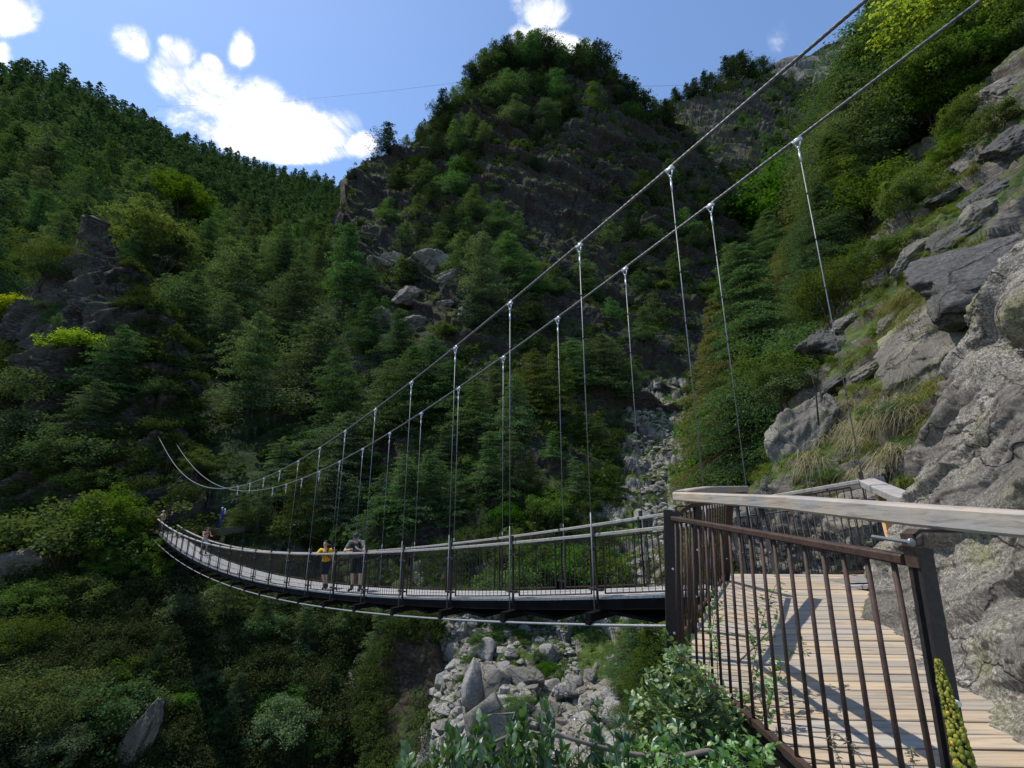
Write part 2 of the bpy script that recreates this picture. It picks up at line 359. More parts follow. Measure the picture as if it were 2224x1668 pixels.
# hangers
def hanger(side, k, ztop, zbot):
    mb = MB(); b = P3(side, k, 0)-(ND*-0.10 if side == 'f' else ND*0)*0; x, y = b[0], b[1]
    mb.tube([(x, y, zbot), (x, y, zbot+0.0)], 0.01) if 0 else None
    g = ND*0.0; lo = np.array([x, y, 0])+g
    near = k < 7
    mb.tube([(x, y, ztop-0.22), (*(np.array([x, y])+g[:2]*0.6), zbot+1.55)], 0.0085 if near else (0.006 if k < 10 else .0035), 8 if near else 5)
    gm = M['galv'] if k < 8 else M['steel']; h = bbuild(mb, 'hanger', gm, True)
    lw = MB(); zr = zbot+0.0
    lw.tube([(x+g[0]*.6, y+g[1]*.6, zbot+1.62), (lo[0], lo[1], zbot-0.02)], 0.0125 if near else (.0075 if k < 10 else .004), 8 if near else 5)
    o = lw.build('lower_rod', gm, None, True); o.parent = h
    for v in o.data.vertices: v.co -= Vector(BRO)
    if k < 12:
        cl = MB()
        cl.box((x, y, ztop), (0.05, 0.16, 0.075), rot_to(UD*[1, 1, 0]+np.array([0, 0, (cn if side == 'n' else cf)(k+.1)-(cn if side == 'n' else cf)(k-.1)])/0.2/2.04))
        for s_ in (-1, 1): cl.tube([(x+UD[0]*.05*s_, y+UD[1]*.05*s_, ztop-.03), (x+UD[0]*.02*s_, y+UD[1]*.02*s_, ztop-.14)], 0.013, 6)
        cl.ball((x, y, ztop-.15), .026, 8, 6); cl.tube([(x, y, ztop-.15), (x, y, ztop-.27)], .012, 6); cl.ball((x, y, ztop-.26), .022, 8, 6)
        cl.tube([(x, y, ztop-.26), (x, y, ztop-.44)], .017, 8)
        o = cl.build('clamp', M['clamp'], None, True); o.parent = h
        for v in o.data.vertices: v.co -= Vector(BRO)
        if near:
            p0 = np.array([x, y, ztop-.22]); p1 = np.array([*(np.array([x, y])+g[:2]*0.6), zbot+1.55])
            nL = int((p0[2]-p1[2])/0.9)
            for i in range(1, nL):
                rg = MB(); q = p0+(p1-p0)*i*0.9/np.linalg.norm(p1-p0); rg.tube([q, q+np.array([0, 0, .03])], .0165, 8)
                o = rg.build('collar', M['rustdark'], None, True); o.parent = h
                for v in o.data.vertices: v.co -= Vector(BRO)
def rot_to(d):
    d = np.asarray(d, float); d = d/np.linalg.norm(d); r = np.cross(d, [0, 0, 1.0]); r /= np.linalg.norm(r); u = np.cross(r, d)
    return np.stack([r, d, u], 1)
def dz(k): return float(deck_z(k))
def nodes(side):
    return [-1.0+i for i in range(25)] if side == 'n' else [-1.8]+[-1.0+i for i in range(25)]
for side, c in (('n', cn), ('f', cf)):
    for k in nodes(side):
        if k > KE: continue
        hanger(side, k, float(c(k))-0.03, dz(k)-0.25)
# deck boards, edge beams, cross beams, wind cables
CL_ = lambda k, z: (P3('n', k, z)+P3('f', k, z))/2 - ND*0
HW = 0.70
mb = MB(); LK = np.linalg.norm(U); nb = int((KE+1.9)*LK/0.15)
for i in range(nb):
    k = -1.9+(i+.5)*0.15/LK; s_ = (dz(k+.05)-dz(k-.05))/(0.1*LK); R = rot_to([UD[0], UD[1], s_])
    mb.box(CL_(k, dz(k)-0.022), (2*HW, 0.142, 0.04), R)
bbuild(mb, 'deck', M['bdeck'])
ks = np.linspace(-1.9, KE, 80)
for s_ in (1, -1):
    mb = MB(); mb.sweep([CL_(k, dz(k)-0.125)+ND*s_*(HW-0.06) for k in ks], 0.10, 0.16); bbuild(mb, 'edge_beam', M['beam'])
for k in nodes('n'):
    mb = MB(); c0 = CL_(k, dz(k)-0.27); L = 2.06 if k < 30 else 1.9
    mb.box(c0, (L, 0.11, 0.13), rot_to(UD)); mb.box(c0+ND*(L/2-.02)+[0, 0, -.085], (.08, .10, .05), rot_to(UD))
    mb.box(c0+UD*(-.55)+[0, 0, .035], (1.25, 0.9, 0.05), rot_to(UD))
    bbuild(mb, 'cross_beam', M['beam'])
for s_ in (1, -1):
    rope_obj('wind_cable', [CL_(k, dz(k)-0.385)+ND*s_*1.0 for k in np.linspace(-1.9, KE, 90)], 0.021, M['galvl'])
# railings
def raillean(side): return ND*(1 if side == 'n' else -1)
for side, rz in (('n', railn_z), ('f', railf_z)):
    sg = 1 if side == 'n' else -1; off = lambda k, z: CL_(k, z)+ND*sg*(HW+0.02)
    kk = nodes(side)
    for k0, k1 in zip(kk[:-1], kk[1:]):
        if k1 > KE+.2: continue
        mb = MB(); e = 0.012
        mb.sweep([off(k, rz(k))+ND*sg*0.02 for k in np.linspace(k0+e, k1-e, 5)], 0.10, 0.055, bev=.008); bbuild(mb, 'handrail', M['railb'])
        # balustrade panel: frame and bars (bars are its pattern)
        mb = MB(); ka, kb = k0+0.07, k1-0.07; lo = 0.05
        top = lambda k: rz(k)-0.045-0.20*0
        T = [off(k, rz(k)-0.06) for k in np.linspace(ka, kb, 4)]; B_ = [off(k, dz(k)+lo) for k in np.linspace(ka, kb, 4)]
        mb.sweep(T, 0.03, 0.022, mi=1); mb.sweep(B_, 0.03, 0.022, mi=1)
        for k in (ka, kb): mb.beam(off(k, dz(k)+lo), off(k, rz(k)-.06), 0.035, 0.012, up=UD)
        nbars = 15 if k0 < 14 else 9
        for i in range(1, nbars):
            k = ka+(kb-ka)*i/nbars; mb.tube([off(k, dz(k)+lo), off(k, rz(k)-.06)], 0.0062, 5 if k0 < 6 else 3, cap=False)
        bbuild(mb, 'railing_panel', [M['steel'], M['rust']])
    for k in kk:
        if k > KE: continue
        mb = MB(); a = off(k, dz(k)-.10); b = off(k, rz(k)+.04)
        mb.beam(a+ND*sg*.03, b+ND*sg*.03, 0.055, 0.012, up=UD)
        for f in (0.20, 0.78):
            q = a+(b-a)*f; mb.box(q+ND*sg*.06, (.09, .26, .035), rot_to(UD)); mb.ball(q+ND*sg*.11, .02, 6, 5)
        mb.box(b+ND*sg*.06+[0, 0, .02], (.05, .05, .16), rot_to(UD))
        bbuild(mb, 'railing_post', M['steel'])
mb = MB(); e = CL_(KE, dz(KE)); mb.box(e+[0, 0, -.5]+UD*.6, (2.6, 1.4, .9), rot_to(UD)); mb.box(e+UD*.4+ND*1.0+[0, 0, -.03], (1.2, .5, .05), rot_to(UD))
bbuild(mb, 'abutment', simple('concrete abutment', (0.22, 0.21, 0.2), 0.9))

# ---------------------------------------------------------------- platform in the foreground
def zdk(Y): return -1.06 + (0.0 if Y < 3.8 else (min(Y, 7.2)-3.8)*0.066)
PL = thing('viewing_platform', 'boarded landing with rusty baluster railings and broad grey handrail against the boulder', 'platform', (2.0, 3.4, -1.06)); PLO = np.array(PL.location)
def pbuild(mb, name, mat, smooth=False, par=None):
    mb.v = [tuple(np.array(p)-PLO) for p in mb.v]; return mb.build(name, mat, PL if par is None else par, smooth)
left = np.array([(-1.2, 1.24), (3.72, 1.24), (4.5, 1.66), (6.35, 2.75), (6.9, 3.1)])      # (Y, X)
rp = [onz(x, y, -1.05) for x, y in [(2224, 1562), (2085, 1513), (1996, 1469), (1928, 1421), (1911, 1390), (1885, 1356), (1880, 1330), (1925, 1275)]]
right = np.array([(-1.2, 3.0), (1.5, 3.0)]+[(p[1], p[0]+0.25) for p in rp]+[(6.9, 5.3)])
right = right[np.argsort(right[:, 0])]
mb = MB(); y = -1.1; rnd = random.Random(4)
while y < 6.6:
    w = 0.142; yc = y+w/2; x0 = float(np.interp(yc, left[:, 0], left[:, 1]))+rnd.uniform(-.012, .012); x1 = float(np.interp(yc, right[:, 0], right[:, 1]))
    z = zdk(yc)+rnd.uniform(-.002, .002); tilt = 0.035; zz = zdk(yc+.07)-zdk(yc-.07)
    mb.sweep([(x0, yc-tilt*(x0-2), z-.016), (x1, yc-tilt*(x1-2), z-.016+rnd.uniform(-.003, .003))], w-.014, 0.032, up=(0, -zz/.14, 1), bev=.004)
    y += w
pbuild(mb, 'deck', M['deck'])
mb = MB()
mb.sweep([(x, yy, zdk(yy)-.10) for yy, x in left], 0.05, 0.13); pbuild(mb, 'edge_girder', M['rustdark'])
for yy in (0, 1.2, 2.4, 3.6, 4.8, 6.0):
    mb = MB(); x0 = float(np.interp(yy, left[:, 0], left[:, 1])); mb.box(((x0+3.2)/2, yy, zdk(yy)-.12), (3.2-x0, .08, .14)); pbuild(mb, 'joist', M['beam'])
# near railing (runs beside the viewer), corner railing towards the bridge, back railing
RT = [np.array(p) for p in [(1.24, 0.2, -.05), (1.28, 1.52, -.036), (1.29, 3.82, .094), (1.75, 4.35, .14), (2.62, 5.42, .225)]]
def railing(topline, botline, nbar, rbar=.0085, tw=.045, th=.032, plate=False, mat='rust'):
    pn = MB(); pn.sweep(topline, tw, th, bev=.006); pn.sweep(botline, .035, .026)
    o = pbuild(pn, 'railing_panel', M[mat])
    tl = np.array(topline); bl = np.array(botline)
    for i in range(nbar):
        t = (i+.5)/nbar
        def at(l):
            L = np.concatenate([[0], np.cumsum(np.linalg.norm(np.diff(l, axis=0), axis=1))]); s = t*L[-1]; return np.array([np.interp(s, L, l[:, j]) for j in range(3)])
        mb = MB(); mb.tube([at(bl), at(tl)], rbar, 8); b = mb.build('baluster', M[mat], o, True)
        for v in b.data.vertices: v.co -= Vector(PLO)
    return o
P_ne = unproj(1972, 1216, 1.50); P_nc = unproj(1462, 1126, 3.78)
railing([P_ne, P_nc], [np.array([1.20, 1.50, -1.03]), np.array([1.20, 3.78, -1.02])], 19)
railing([unproj(1466, 1118, 3.82), unproj(1500, 1098, 4.2), unproj(1580, 1088, 5.6)], [np.array([1.22, 3.86, -1.0]), np.array([1.65, 4.55, -.93]), np.array([2.72, 6.3, -.82])], 17)
def post(pt, pb, w=.075, t=.014, ang=0.0, mat='rustdark', holes=False):
    mb = MB(); pt = np.array(pt); pb = np.array(pb); R = rot_to((math.sin(ang), math.cos(ang), 0))
    r, d = R[:, 0], R[:, 1]
    for s_ in (-1, 1): mb.beam(pb+d*s_*.016, pt+d*s_*.016, t, w, up=r)
    for f in (.35, .68):
        q = pb+(pt-pb)*f
        mb.tube([q-d*.045, q+d*.045], .008, 8, mi=1)
    return pbuild(mb, 'railing_post', [M[mat], M['clamp']])
post(unproj(1995, 1190, 1.47), (1.16, 1.46, -1.35), .044)
post(unproj(1457, 1108, 3.80), (1.19, 3.84, -1.38), .11, .02, 0.2)
post(unproj(1583, 1082, 5.65), (2.72, 6.36, -1.0), .10, .018, 0.3)
post(unproj(1515, 1100, 4.3), (1.55, 4.4, -1.15), .05)
# bent brackets carrying the handrail
for (c, s_) in ((unproj(1985, 1186, 1.47), 1), (unproj(1470, 1112, 3.80), 1)):
    mb = MB(); c = np.array(c); up = 0.045
    mb.beam(c+[-.012, 0, -.06], c+[-.012, 0, .036], .046, .010, up=(1, 0, 0)); mb.beam(c+[-.012, 0, .030], c+[.012, 0, .046], .046, .010); mb.beam(c+[.010, 0, .0445], c+[.13, -.01, .0445], .046, .009)
    mb.ball(c+np.array([-.03, -.03, .012]), .013, 8, 6, (1, .6, 1), mi=1); mb.tube([c+[-.03, .12, .02], c+[-.03, -.035, .012]], .006, 8, mi=1)
    pbuild(mb, 'rail_bracket', [M['rust'], M['galv']])
# handrails
mb = MB(); W_ = .105; H_ = .068
a = [unproj(2420, 1159, 1.12), unproj(2224, 1140.5, 1.245), unproj(1985, 1120, 1.53), unproj(1700, 1092, 2.35), unproj(1464, 1078, 3.86)]
mb.sweep([np.array(p)+[.04, 0, 0] for p in [np.array([1.22, -.6, -.10])]+[np.array(x) for x in a]], W_, H_, bev=.009); pbuild(mb, 'handrail', M['railw'])
mb = MB(); mb.sweep([unproj(1478, 1075, 3.90), unproj(1500, 1070, 4.15), unproj(1540, 1064, 4.7), unproj(1616, 1062, 5.6)], W_, .07, bev=.008); pbuild(mb, 'handrail', M['railw'])
cor = np.array([5.13, 6.95, .43])
bk = unproj(1893, 1047, 6.9)
mb = MB(); mb.sweep([unproj(1640, 1096, 7.9), unproj(1760, 1075, 7.4), bk, unproj(1918, 1043, 6.85)], .15, .115, bev=.01); pbuild(mb, 'handrail', M['railb'])
mb = MB(); mb.sweep([unproj(1884, 1048, 6.8), unproj(1920, 1064, 6.2), unproj(1955, 1079, 5.65), unproj(1995, 1092, 5.1), unproj(2022, 1096, 4.75)], .21, .10, up=(-.15, -.1, 1), bev=.01); pbuild(mb, 'handrail', M['railb'])
mb = MB(); mb.beam(unproj(1912, 1078, 6.5), unproj(1948, 1215, 5.6), .14, .04, up=(0, 1, 0)); pbuild(mb, 'wooden_prop', M['plank'])
mb = MB(); ch0 = unproj(1916, 1125, 6.1); ch1 = unproj(1945, 1185, 5.7)
for i in range(16): q = ch0+(ch1-ch0)*i/15+np.array([0, 0, -.10*math.sin(math.pi*i/15)]); mb.ball(q, .013, 6, 4, (1, .6, 1.5))
pbuild(mb, 'chain', M['clamp'])
mb = MB(); q = unproj(1796, 1063, 7.13); dd = unproj(1810, 1060.5, 7.08)-unproj(1782, 1065.5, 7.18); mb.beam(q-dd*.5, q+dd*.5, .004, .055); mb.beam(q-dd*.08-[0, .004, 0], q+dd*.06-[0, .004, 0], .004, .028, mi=1)
pbuild(mb, 'sticker', [simple('white sticker', (.75, .75, .78), .5, 0, .03), M['black']])
railing([unproj(1662, 1116, 7.6), unproj(1780, 1100, 7.2), unproj(1905, 1090, 6.7)], [unproj(1694, 1262, 7.2), unproj(1810, 1250, 6.75), unproj(1928, 1234, 6.2)], 17, .0065, .03, .022, mat='steel')
post(unproj(1650, 1092, 7.9), unproj(1688, 1262, 7.5), .07, ang=.8)
post(unproj(1600, 1092, 8.1), unproj(1622, 1262, 7.9), .05, ang=.8)
railing([unproj(1596, 1124, 8.3), unproj(1640, 1118, 8.1)], [unproj(1612, 1270, 7.9), unproj(1680, 1262, 7.6)], 5, .0065, .03, .022, mat='steel')
mb = MB(); mb.beam(unproj(1700, 1275, 6.9), unproj(1945, 1250, 5.6), .16, .07); pbuild(mb, 'kerb_plank', M['railb'])
# ---------------------------------------------------------------- terrain
def terrain_mat(name, rock, rock2, green, green2, grassy=0.5, scale=1.0, brown=None, up=0.55, rough_b=1.0):
    """rock with grass where the surface is flatter or noise says so"""
    m, t = new_mat(name); v = texco(t); g = N(t, 'ShaderNodeNewGeometry')
    n1 = noise(t, v, 0.25*scale, 8, 0.65); n2 = noise(t, v, 1.3*scale, 8, 0.7); n3 = noise(t, mapping(t, v, (1, 1, 3.0), (0.3, 0.5, 0.2)), 2.2*scale, 8, 0.7)
    rc = ramp(t, n3, [(0.3, tuple(x*0.45 for x in rock)), (0.5, rock), (0.7, rock2)])
    if brown: rc = mixrgb(t, ramp(t, n1, [(0.45, 0.0), (0.6, 1.0)]), rc, ramp(t, n2, [(0.3, tuple(x*0.6 for x in brown)), (0.7, brown)]))
    gc = ramp(t, n2, [(0.3, tuple(x*0.5 for x in green)), (0.5, green), (0.72, green2)])
    sz = N(t, 'ShaderNodeSeparateXYZ'); t.links.new(g.outputs['Normal'], sz.inputs[0])
    a = math_n(t, 'ADD', math_n(t, 'MULTIPLY', sz.outputs[2], 0.9), math_n(t, 'MULTIPLY', math_n(t, 'SUBTRACT', n1, 0.5), 2.2))
    a = math_n(t, 'ADD', a, math_n(t, 'MULTIPLY', math_n(t, 'SUBTRACT', n2, 0.5), 1.4))
    f = ramp(t, math_n(t, 'ADD', a, grassy-up), [(0.42, 0.0), (0.58, 1.0)])
    c = mixrgb(t, f, rc, gc)
    h = math_n(t, 'ADD', math_n(t, 'MULTIPLY', n3, 0.6), n2)
    finish(t, c, 0.95, 0, h, 0.7*rough_b, 0.25/scale, 0.15); return m
M['forestfloor'] = terrain_mat('forest floor', (0.07, 0.065, 0.06), (0.16, 0.15, 0.14), (0.022, 0.036, 0.012), (0.05, 0.07, 0.02), 0.9, 0.5)
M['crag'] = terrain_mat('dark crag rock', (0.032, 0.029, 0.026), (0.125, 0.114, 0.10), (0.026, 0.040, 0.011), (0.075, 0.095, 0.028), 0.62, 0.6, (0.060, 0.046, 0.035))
M['cragleft'] = terrain_mat('sunlit grey crag rock', (0.050, 0.045, 0.041), (0.19, 0.175, 0.155), (0.026, 0.040, 0.011), (0.075, 0.095, 0.028), 0.52, 0.8, (0.10, 0.085, 0.07))  # lighter copy of the crag rock, sunlight on its faces put into the colour
M['gully'] = terrain_mat('gully scree', (0.22, 0.205, 0.185), (0.40, 0.38, 0.35), (0.05, 0.085, 0.018), (0.11, 0.15, 0.04), 0.45, 1.2, (0.26, 0.22, 0.17))
M['bank'] = terrain_mat('shaded bank', (0.045, 0.038, 0.03), (0.10, 0.085, 0.07), (0.012, 0.02, 0.008), (0.03, 0.042, 0.014), 0.6, 1.0, (0.07, 0.052, 0.036))  # dark base colour carries the shade on this bank
M['back'] = terrain_mat('stony back slope', (0.060, 0.054, 0.047), (0.14, 0.128, 0.11), (0.04, 0.055, 0.017), (0.105, 0.12, 0.045), 0.62, 0.4, (0.10, 0.08, 0.06))
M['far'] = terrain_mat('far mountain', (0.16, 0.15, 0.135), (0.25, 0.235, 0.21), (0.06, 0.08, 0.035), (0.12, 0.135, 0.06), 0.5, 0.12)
M['slope'] = terrain_mat('rocky grass slope', (0.12, 0.105, 0.09), (0.26, 0.235, 0.20), (0.05, 0.075, 0.02), (0.135, 0.15, 0.05), 0.72, 1.5, (0.16, 0.12, 0.08))
def granite(name, lo, mid, hi, scale=1.0, lich=(0.20, 0.21, 0.10), dark=0.5):
    m, t = new_mat(name); v = texco(t)
    n1 = noise(t, v, 1.1*scale, 6, 0.6); n2 = noise(t, mapping(t, v, (1, 1, 1.9), (0.5, 0.3, 0.4)), 9*scale, 9, 0.72); n3 = noise(t, v, 32*scale, 8, 0.8)
    n4 = noise(t, mapping(t, v, (.8, .8, 2.2), (0.15, 0.55, 0.3)), 5*scale, 8, 0.7)
    c = ramp(t, n3, [(0.40, lo), (0.50, mid), (0.60, hi)])
    c = mixrgb(t, ramp(t, n2, [(0.36, 0.85), (0.5, 0.0)]), c, ramp(t, n3, [(0.3, tuple(x*.35 for x in lo)), (0.7, tuple(x*.6 for x in mid))]))
    c = mixrgb(t, ramp(t, n1, [(0.52, 0.0), (0.66, 0.6)]), c, ramp(t, n3, [(0.35, tuple(x*.4 for x in lich)), (0.6, lich)]))
    c = mixrgb(t, ramp(t, noise(t, v, 0.55*scale, 5, .65), [(0.44, dark), (0.58, 0.0)]), c, tuple(x*.45 for x in mid))
    vc = N(t, 'ShaderNodeTexVoronoi', feature='DISTANCE_TO_EDGE'); vc.inputs['Scale'].default_value = 1.0
    wv = N(t, 'ShaderNodeVectorMath', operation='ADD'); nv_ = N(t, 'ShaderNodeTexNoise'); nv_.inputs['Scale'].default_value = 1.3*scale; nv_.inputs['Detail'].default_value = 6; t.links.new(v, nv_.inputs['Vector'])
    t.links.new(mapping(t, v, (.55*scale, .55*scale, 1.1*scale), (.4, .6, .2)), wv.inputs[0]); t.links.new(nv_.outputs['Color'], wv.inputs[1]); t.links.new(wv.outputs[0], vc.inputs['Vector'])
    ck = ramp(t, vc.outputs['Distance'], [(0.0, 0.0), (0.022, 1.0)]); c = mixrgb(t, ramp(t, vc.outputs['Distance'], [(0.0, .8), (0.02, 0.0)]), c, tuple(x*.5 for x in lo))
    h = math_n(t, 'ADD', math_n(t, 'MULTIPLY', ck, 1.2), math_n(t, 'MULTIPLY', n2, 1.0)) if True else None
    h = math_n(t, 'ADD', h, math_n(t, 'ADD', math_n(t, 'MULTIPLY', n3, 0.30), math_n(t, 'MULTIPLY', n4, 0.6)))
    finish(t, c, 0.92, 0, h, 0.8, 0.03/scale, 0.2); return m
def rocky(m):
    t = m.node_tree; oi = N(t, 'ShaderNodeNewGeometry'); o2 = N(t, 'ShaderNodeObjectInfo'); p = [n for n in t.nodes if n.type == 'BSDF_PRINCIPLED'][0]; l = p.inputs['Base Color'].links[0].from_socket
    c = mixrgb(t, 1.0, l, ramp(t, math_n(t, 'FRACT', math_n(t, 'ADD', oi.outputs['Random Per Island'], o2.outputs['Random'])), [(0, (.55, .53, .5)), (.35, (.85, .78, .67)), (.7, (.98, .97, .95)), (1, (1.05, 1.03, .98))]), 'MULTIPLY'); t.links.new(c, p.inputs['Base Color'])
M['granite'] = granite('lichened granite', (0.07, 0.063, 0.053), (0.215, 0.193, 0.163), (0.46, 0.43, 0.385), 1.5, (0.22, 0.22, 0.09), .75)
M['darkrock'] = granite('dark slab', (0.045, 0.042, 0.04), (0.10, 0.095, 0.09), (0.20, 0.19, 0.175), 0.8, (0.10, 0.10, 0.06))
M['boulder'] = granite('pale boulder', (0.17, 0.165, 0.155), (0.31, 0.305, 0.29), (0.46, 0.45, 0.43), 0.6, (0.18, 0.17, 0.10), .3)

rocky(M['boulder'])
def tps(ctrl):
    A = np.array(ctrl, float); X = A[:, :2]/500.0; y = np.log(A[:, 2]); n = len(X)
    def K(r2): return np.where(r2 > 1e-12, 0.5*r2*np.log(np.maximum(r2, 1e-12)), 0)
    D = ((X[:, None]-X[None])**2).sum(-1); P = np.hstack([np.ones((n, 1)), X])
    L = np.block([[K(D)+np.eye(n)*1e-3, P], [P.T, np.zeros((3, 3))]]); w = np.linalg.solve(L, np.concatenate([y, np.zeros(3)]))
    lo, hi = y.min(), y.max()
    def f(px, py):
        q = np.stack([px, py], -1)/500.0; sh = q.shape[:-1]; q = q.reshape(-1, 2)
        r = np.empty(len(q))
        for i in range(0, len(q), 20000):
            s = q[i:i+20000]; D = ((s[:, None]-X[None])**2).sum(-1); r[i:i+20000] = K(D)@w[:n] + w[n] + s@w[n+1:]
        return np.exp(np.clip(r, lo-.15, hi+.15)).reshape(sh)
    return f
class Patch:
    def __init__(s, name, mat, left, right, bot, top, ctrl, nu, nv, amp, wl, blocky=0.0, back=None, side=None, octv=7, seed=0, horiz=False, ridg=.5, stretch=1.0, strata=()):
        """surface through control distances; rows run bot->top (functions of u) or, with horiz, columns left->right (functions of v)"""
        u = np.linspace(0, 1, nu); v = np.linspace(0, 1, nv)
        f = tps(ctrl)
        if not horiz:
            px = left+(right-left)*u; yb = np.interp(px, *zip(*bot)) if isinstance(bot, list) else np.full(nu, bot); yt = np.interp(px, *zip(*top))
            PX = np.tile(px, (nv, 1)); PY = yb[None]+(yt-yb)[None]*v[:, None]
        else:
            py = bot+(top-bot)*v; xl = np.interp(py, *zip(*sorted((b, a) for a, b in left))); xr = np.full(nv, right)
            PY = np.tile(py[:, None], (1, nu)); PX = xl[:, None]+(xr-xl)[:, None]*(u[None]**1.0)
        Y = f(PX, PY); G = unproj(PX, PY, Y)
        if back:                                     # the far side: over the crest and down
            dist, drop, n = back; T = G[-1]; d = T*[1, 1, 0]; d /= np.linalg.norm(d, axis=1)[:, None]
            rows = [T + d*dist*(i/n) - np.array([0, 0, 1])*drop*(i/n)**1.5 for i in range(1, n+1)]; G = np.concatenate([G, np.array(rows)])
        if side:
            dist, n = side; T = G[:, 0]; d = T*[1, 1, 0]; d /= np.linalg.norm(d, axis=1)[:, None]; sd = np.stack([d[:, 1], -d[:, 0], 0*d[:, 0]], 1)
            cols = [T + d*dist*math.sin(math.pi/2*i/n) + sd*dist*.35*(1-math.cos(math.pi/2*i/n)) for i in range(n, 0, -1)]; G = np.concatenate([np.array(cols).transpose(1, 0, 2), G], 1)
        s.front = nv
        du = np.gradient(G, axis=1); dv = np.gradient(G, axis=0); Nn = np.cross(du, dv); Nn /= np.linalg.norm(Nn, axis=-1)[..., None]+1e-9
        Q = (G@np.array([[.92,.3,-.25],[-.32,.94,-.1],[.2,.17,.96]]).T)/wl*np.array([1, 1, stretch])
        h = (1-ridg)*fbm(Q, octv, seed, 0.52) + ridg*fbm(Q*1.3+5, octv, seed+20, 0.5, True)
        if blocky:
            d1, val, d2 = cells(Q@ROT.T*2.2+fbm(Q*2, 3, seed+3)[..., None]*.5, seed); h = h*(1-blocky)+blocky*((val-.5)*1.6 - np.clip(.16-(d2-d1), 0, 1)*3)
            d1, val, d2 = cells(Q*6.1*[1, 1, .6]+fbm(Q*5, 3, seed+4)[..., None]*.6, seed+5); h = h+blocky*.35*((val-.5)*1.4 - np.clip(.18-(d2-d1), 0, 1)*3)
        for (dv_, th, am) in strata:
            dv_ = np.array(dv_)/np.linalg.norm(dv_); q_ = (G@dv_)/th+1.3*fbm(G/(th*3.5), 4, seed+50); fr = q_-np.floor(q_); lay = _hash(np.floor(q_).astype(np.int64), np.zeros(q_.shape, np.int64), np.zeros(q_.shape, np.int64), seed)
            h = h+am*((1-fr)**1.6*np.minimum(1, fr*9)*(.4+.8*lay)-.4)*(.6+.8*np.clip(fbm(G/(th*2.2), 3, seed+60)+.3, 0, 1))
        dep = np.maximum(G[..., 1], 1.0)
        A = amp*(dep/np.median(dep))**0.5
        G = G+Nn*(h*A)[..., None]*np.sign((Nn*(-G)).sum(-1).mean())
        s.G = G; nv2, nu2 = G.shape[:2]; s.nu = nu2
        i = np.arange(nv2-1)[:, None]*nu2; j = np.arange(nu2-1)[None]; F = np.stack([i+j, i+j+1, i+nu2+j+1, i+nu2+j], -1).reshape(-1, 4)
        s.o = mesh_np(name, G.reshape(-1, 3), F, mat, True); tag(s.o, kind='structure')
        s.PX, s.PY = project(G)
        du = np.gradient(G, axis=1); dv = np.gradient(G, axis=0); c = np.cross(du, dv); s.area = np.linalg.norm(c, axis=-1); s.N = c/(s.area[..., None]+1e-9)*np.sign((Nn*(-G)).sum(-1).mean())
    def at(s, px, py):
        d = (s.PX-px)**2+(s.PY-py)**2; d[s.front:] = 1e9; i = np.unravel_index(np.argmin(d), d.shape); return s.G[i].copy()
    def scatter(s, n, rng, mask=None, wfun=None):
        w = s.area.copy()
        ok = (s.PX > -250) & (s.PX < 2480) & (s.PY > -250) & (s.PY < 1900)
        w = w*ok
        if wfun is not None: w = w*wfun(s)
        p = (w/w.sum()).ravel(); idx = rng.choice(len(p), n, p=p); P = s.G.reshape(-1, 3)[idx].copy(); Nn = s.N.reshape(-1, 3)[idx]
        cell = np.sqrt(s.area.ravel()[idx])[:, None]; P += rng.uniform(-.5, .5, P.shape)*cell*[1, 1, 0]
        return P, Nn, s.PX.ravel()[idx], s.PY.ravel()[idx]
def poly(px, py, pts):
    inside = np.zeros(np.shape(px), bool); n = len(pts)
    for i in range(n):
        x1, y1 = pts[i]; x2, y2 = pts[(i+1) % n]; c = ((y1 > py) != (y2 > py)) & (px < (x2-x1)*(py-y1)/(y2-y1+1e-9)+x1); inside ^= c
    return inside

T_A = Patch('mountain_slope', M['forestfloor'], -420, 1050, [(-420, 1450), (300, 1450), (1050, 1450)],
    [(-420, 60), (-200, 130), (0, 182), (60, 178), (150, 195), (250, 245), (330, 288), (450, 340), (600, 385), (780, 420), (1050, 470)],
    [(-400, 150, 180), (0, 190, 215), (150, 205, 240), (320, 300, 300), (450, 350, 380), (600, 392, 500), (780, 425, 640), (1000, 470, 700),
     (0, 400, 115), (200, 400, 140), (400, 450, 170), (600, 480, 230), (760, 520, 260), (0, 600, 75), (250, 600, 85), (450, 600, 105), (650, 620, 115), (780, 650, 105),
     (300, 800, 66), (500, 800, 75), (700, 800, 80), (900, 800, 85), (400, 1000, 56), (600, 1000, 58), (800, 1000, 62), (400, 1200, 47), (600, 1200, 48), (900, 1200, 50), (0, 1000, 62), (-400, 700, 60), (-400, 1200, 55), (400, 1440, 47), (750, 1440, 48), (1040, 1440, 50)],
    420, 380, 5.0, 26, 0.25, back=(120, 60, 6), seed=3)
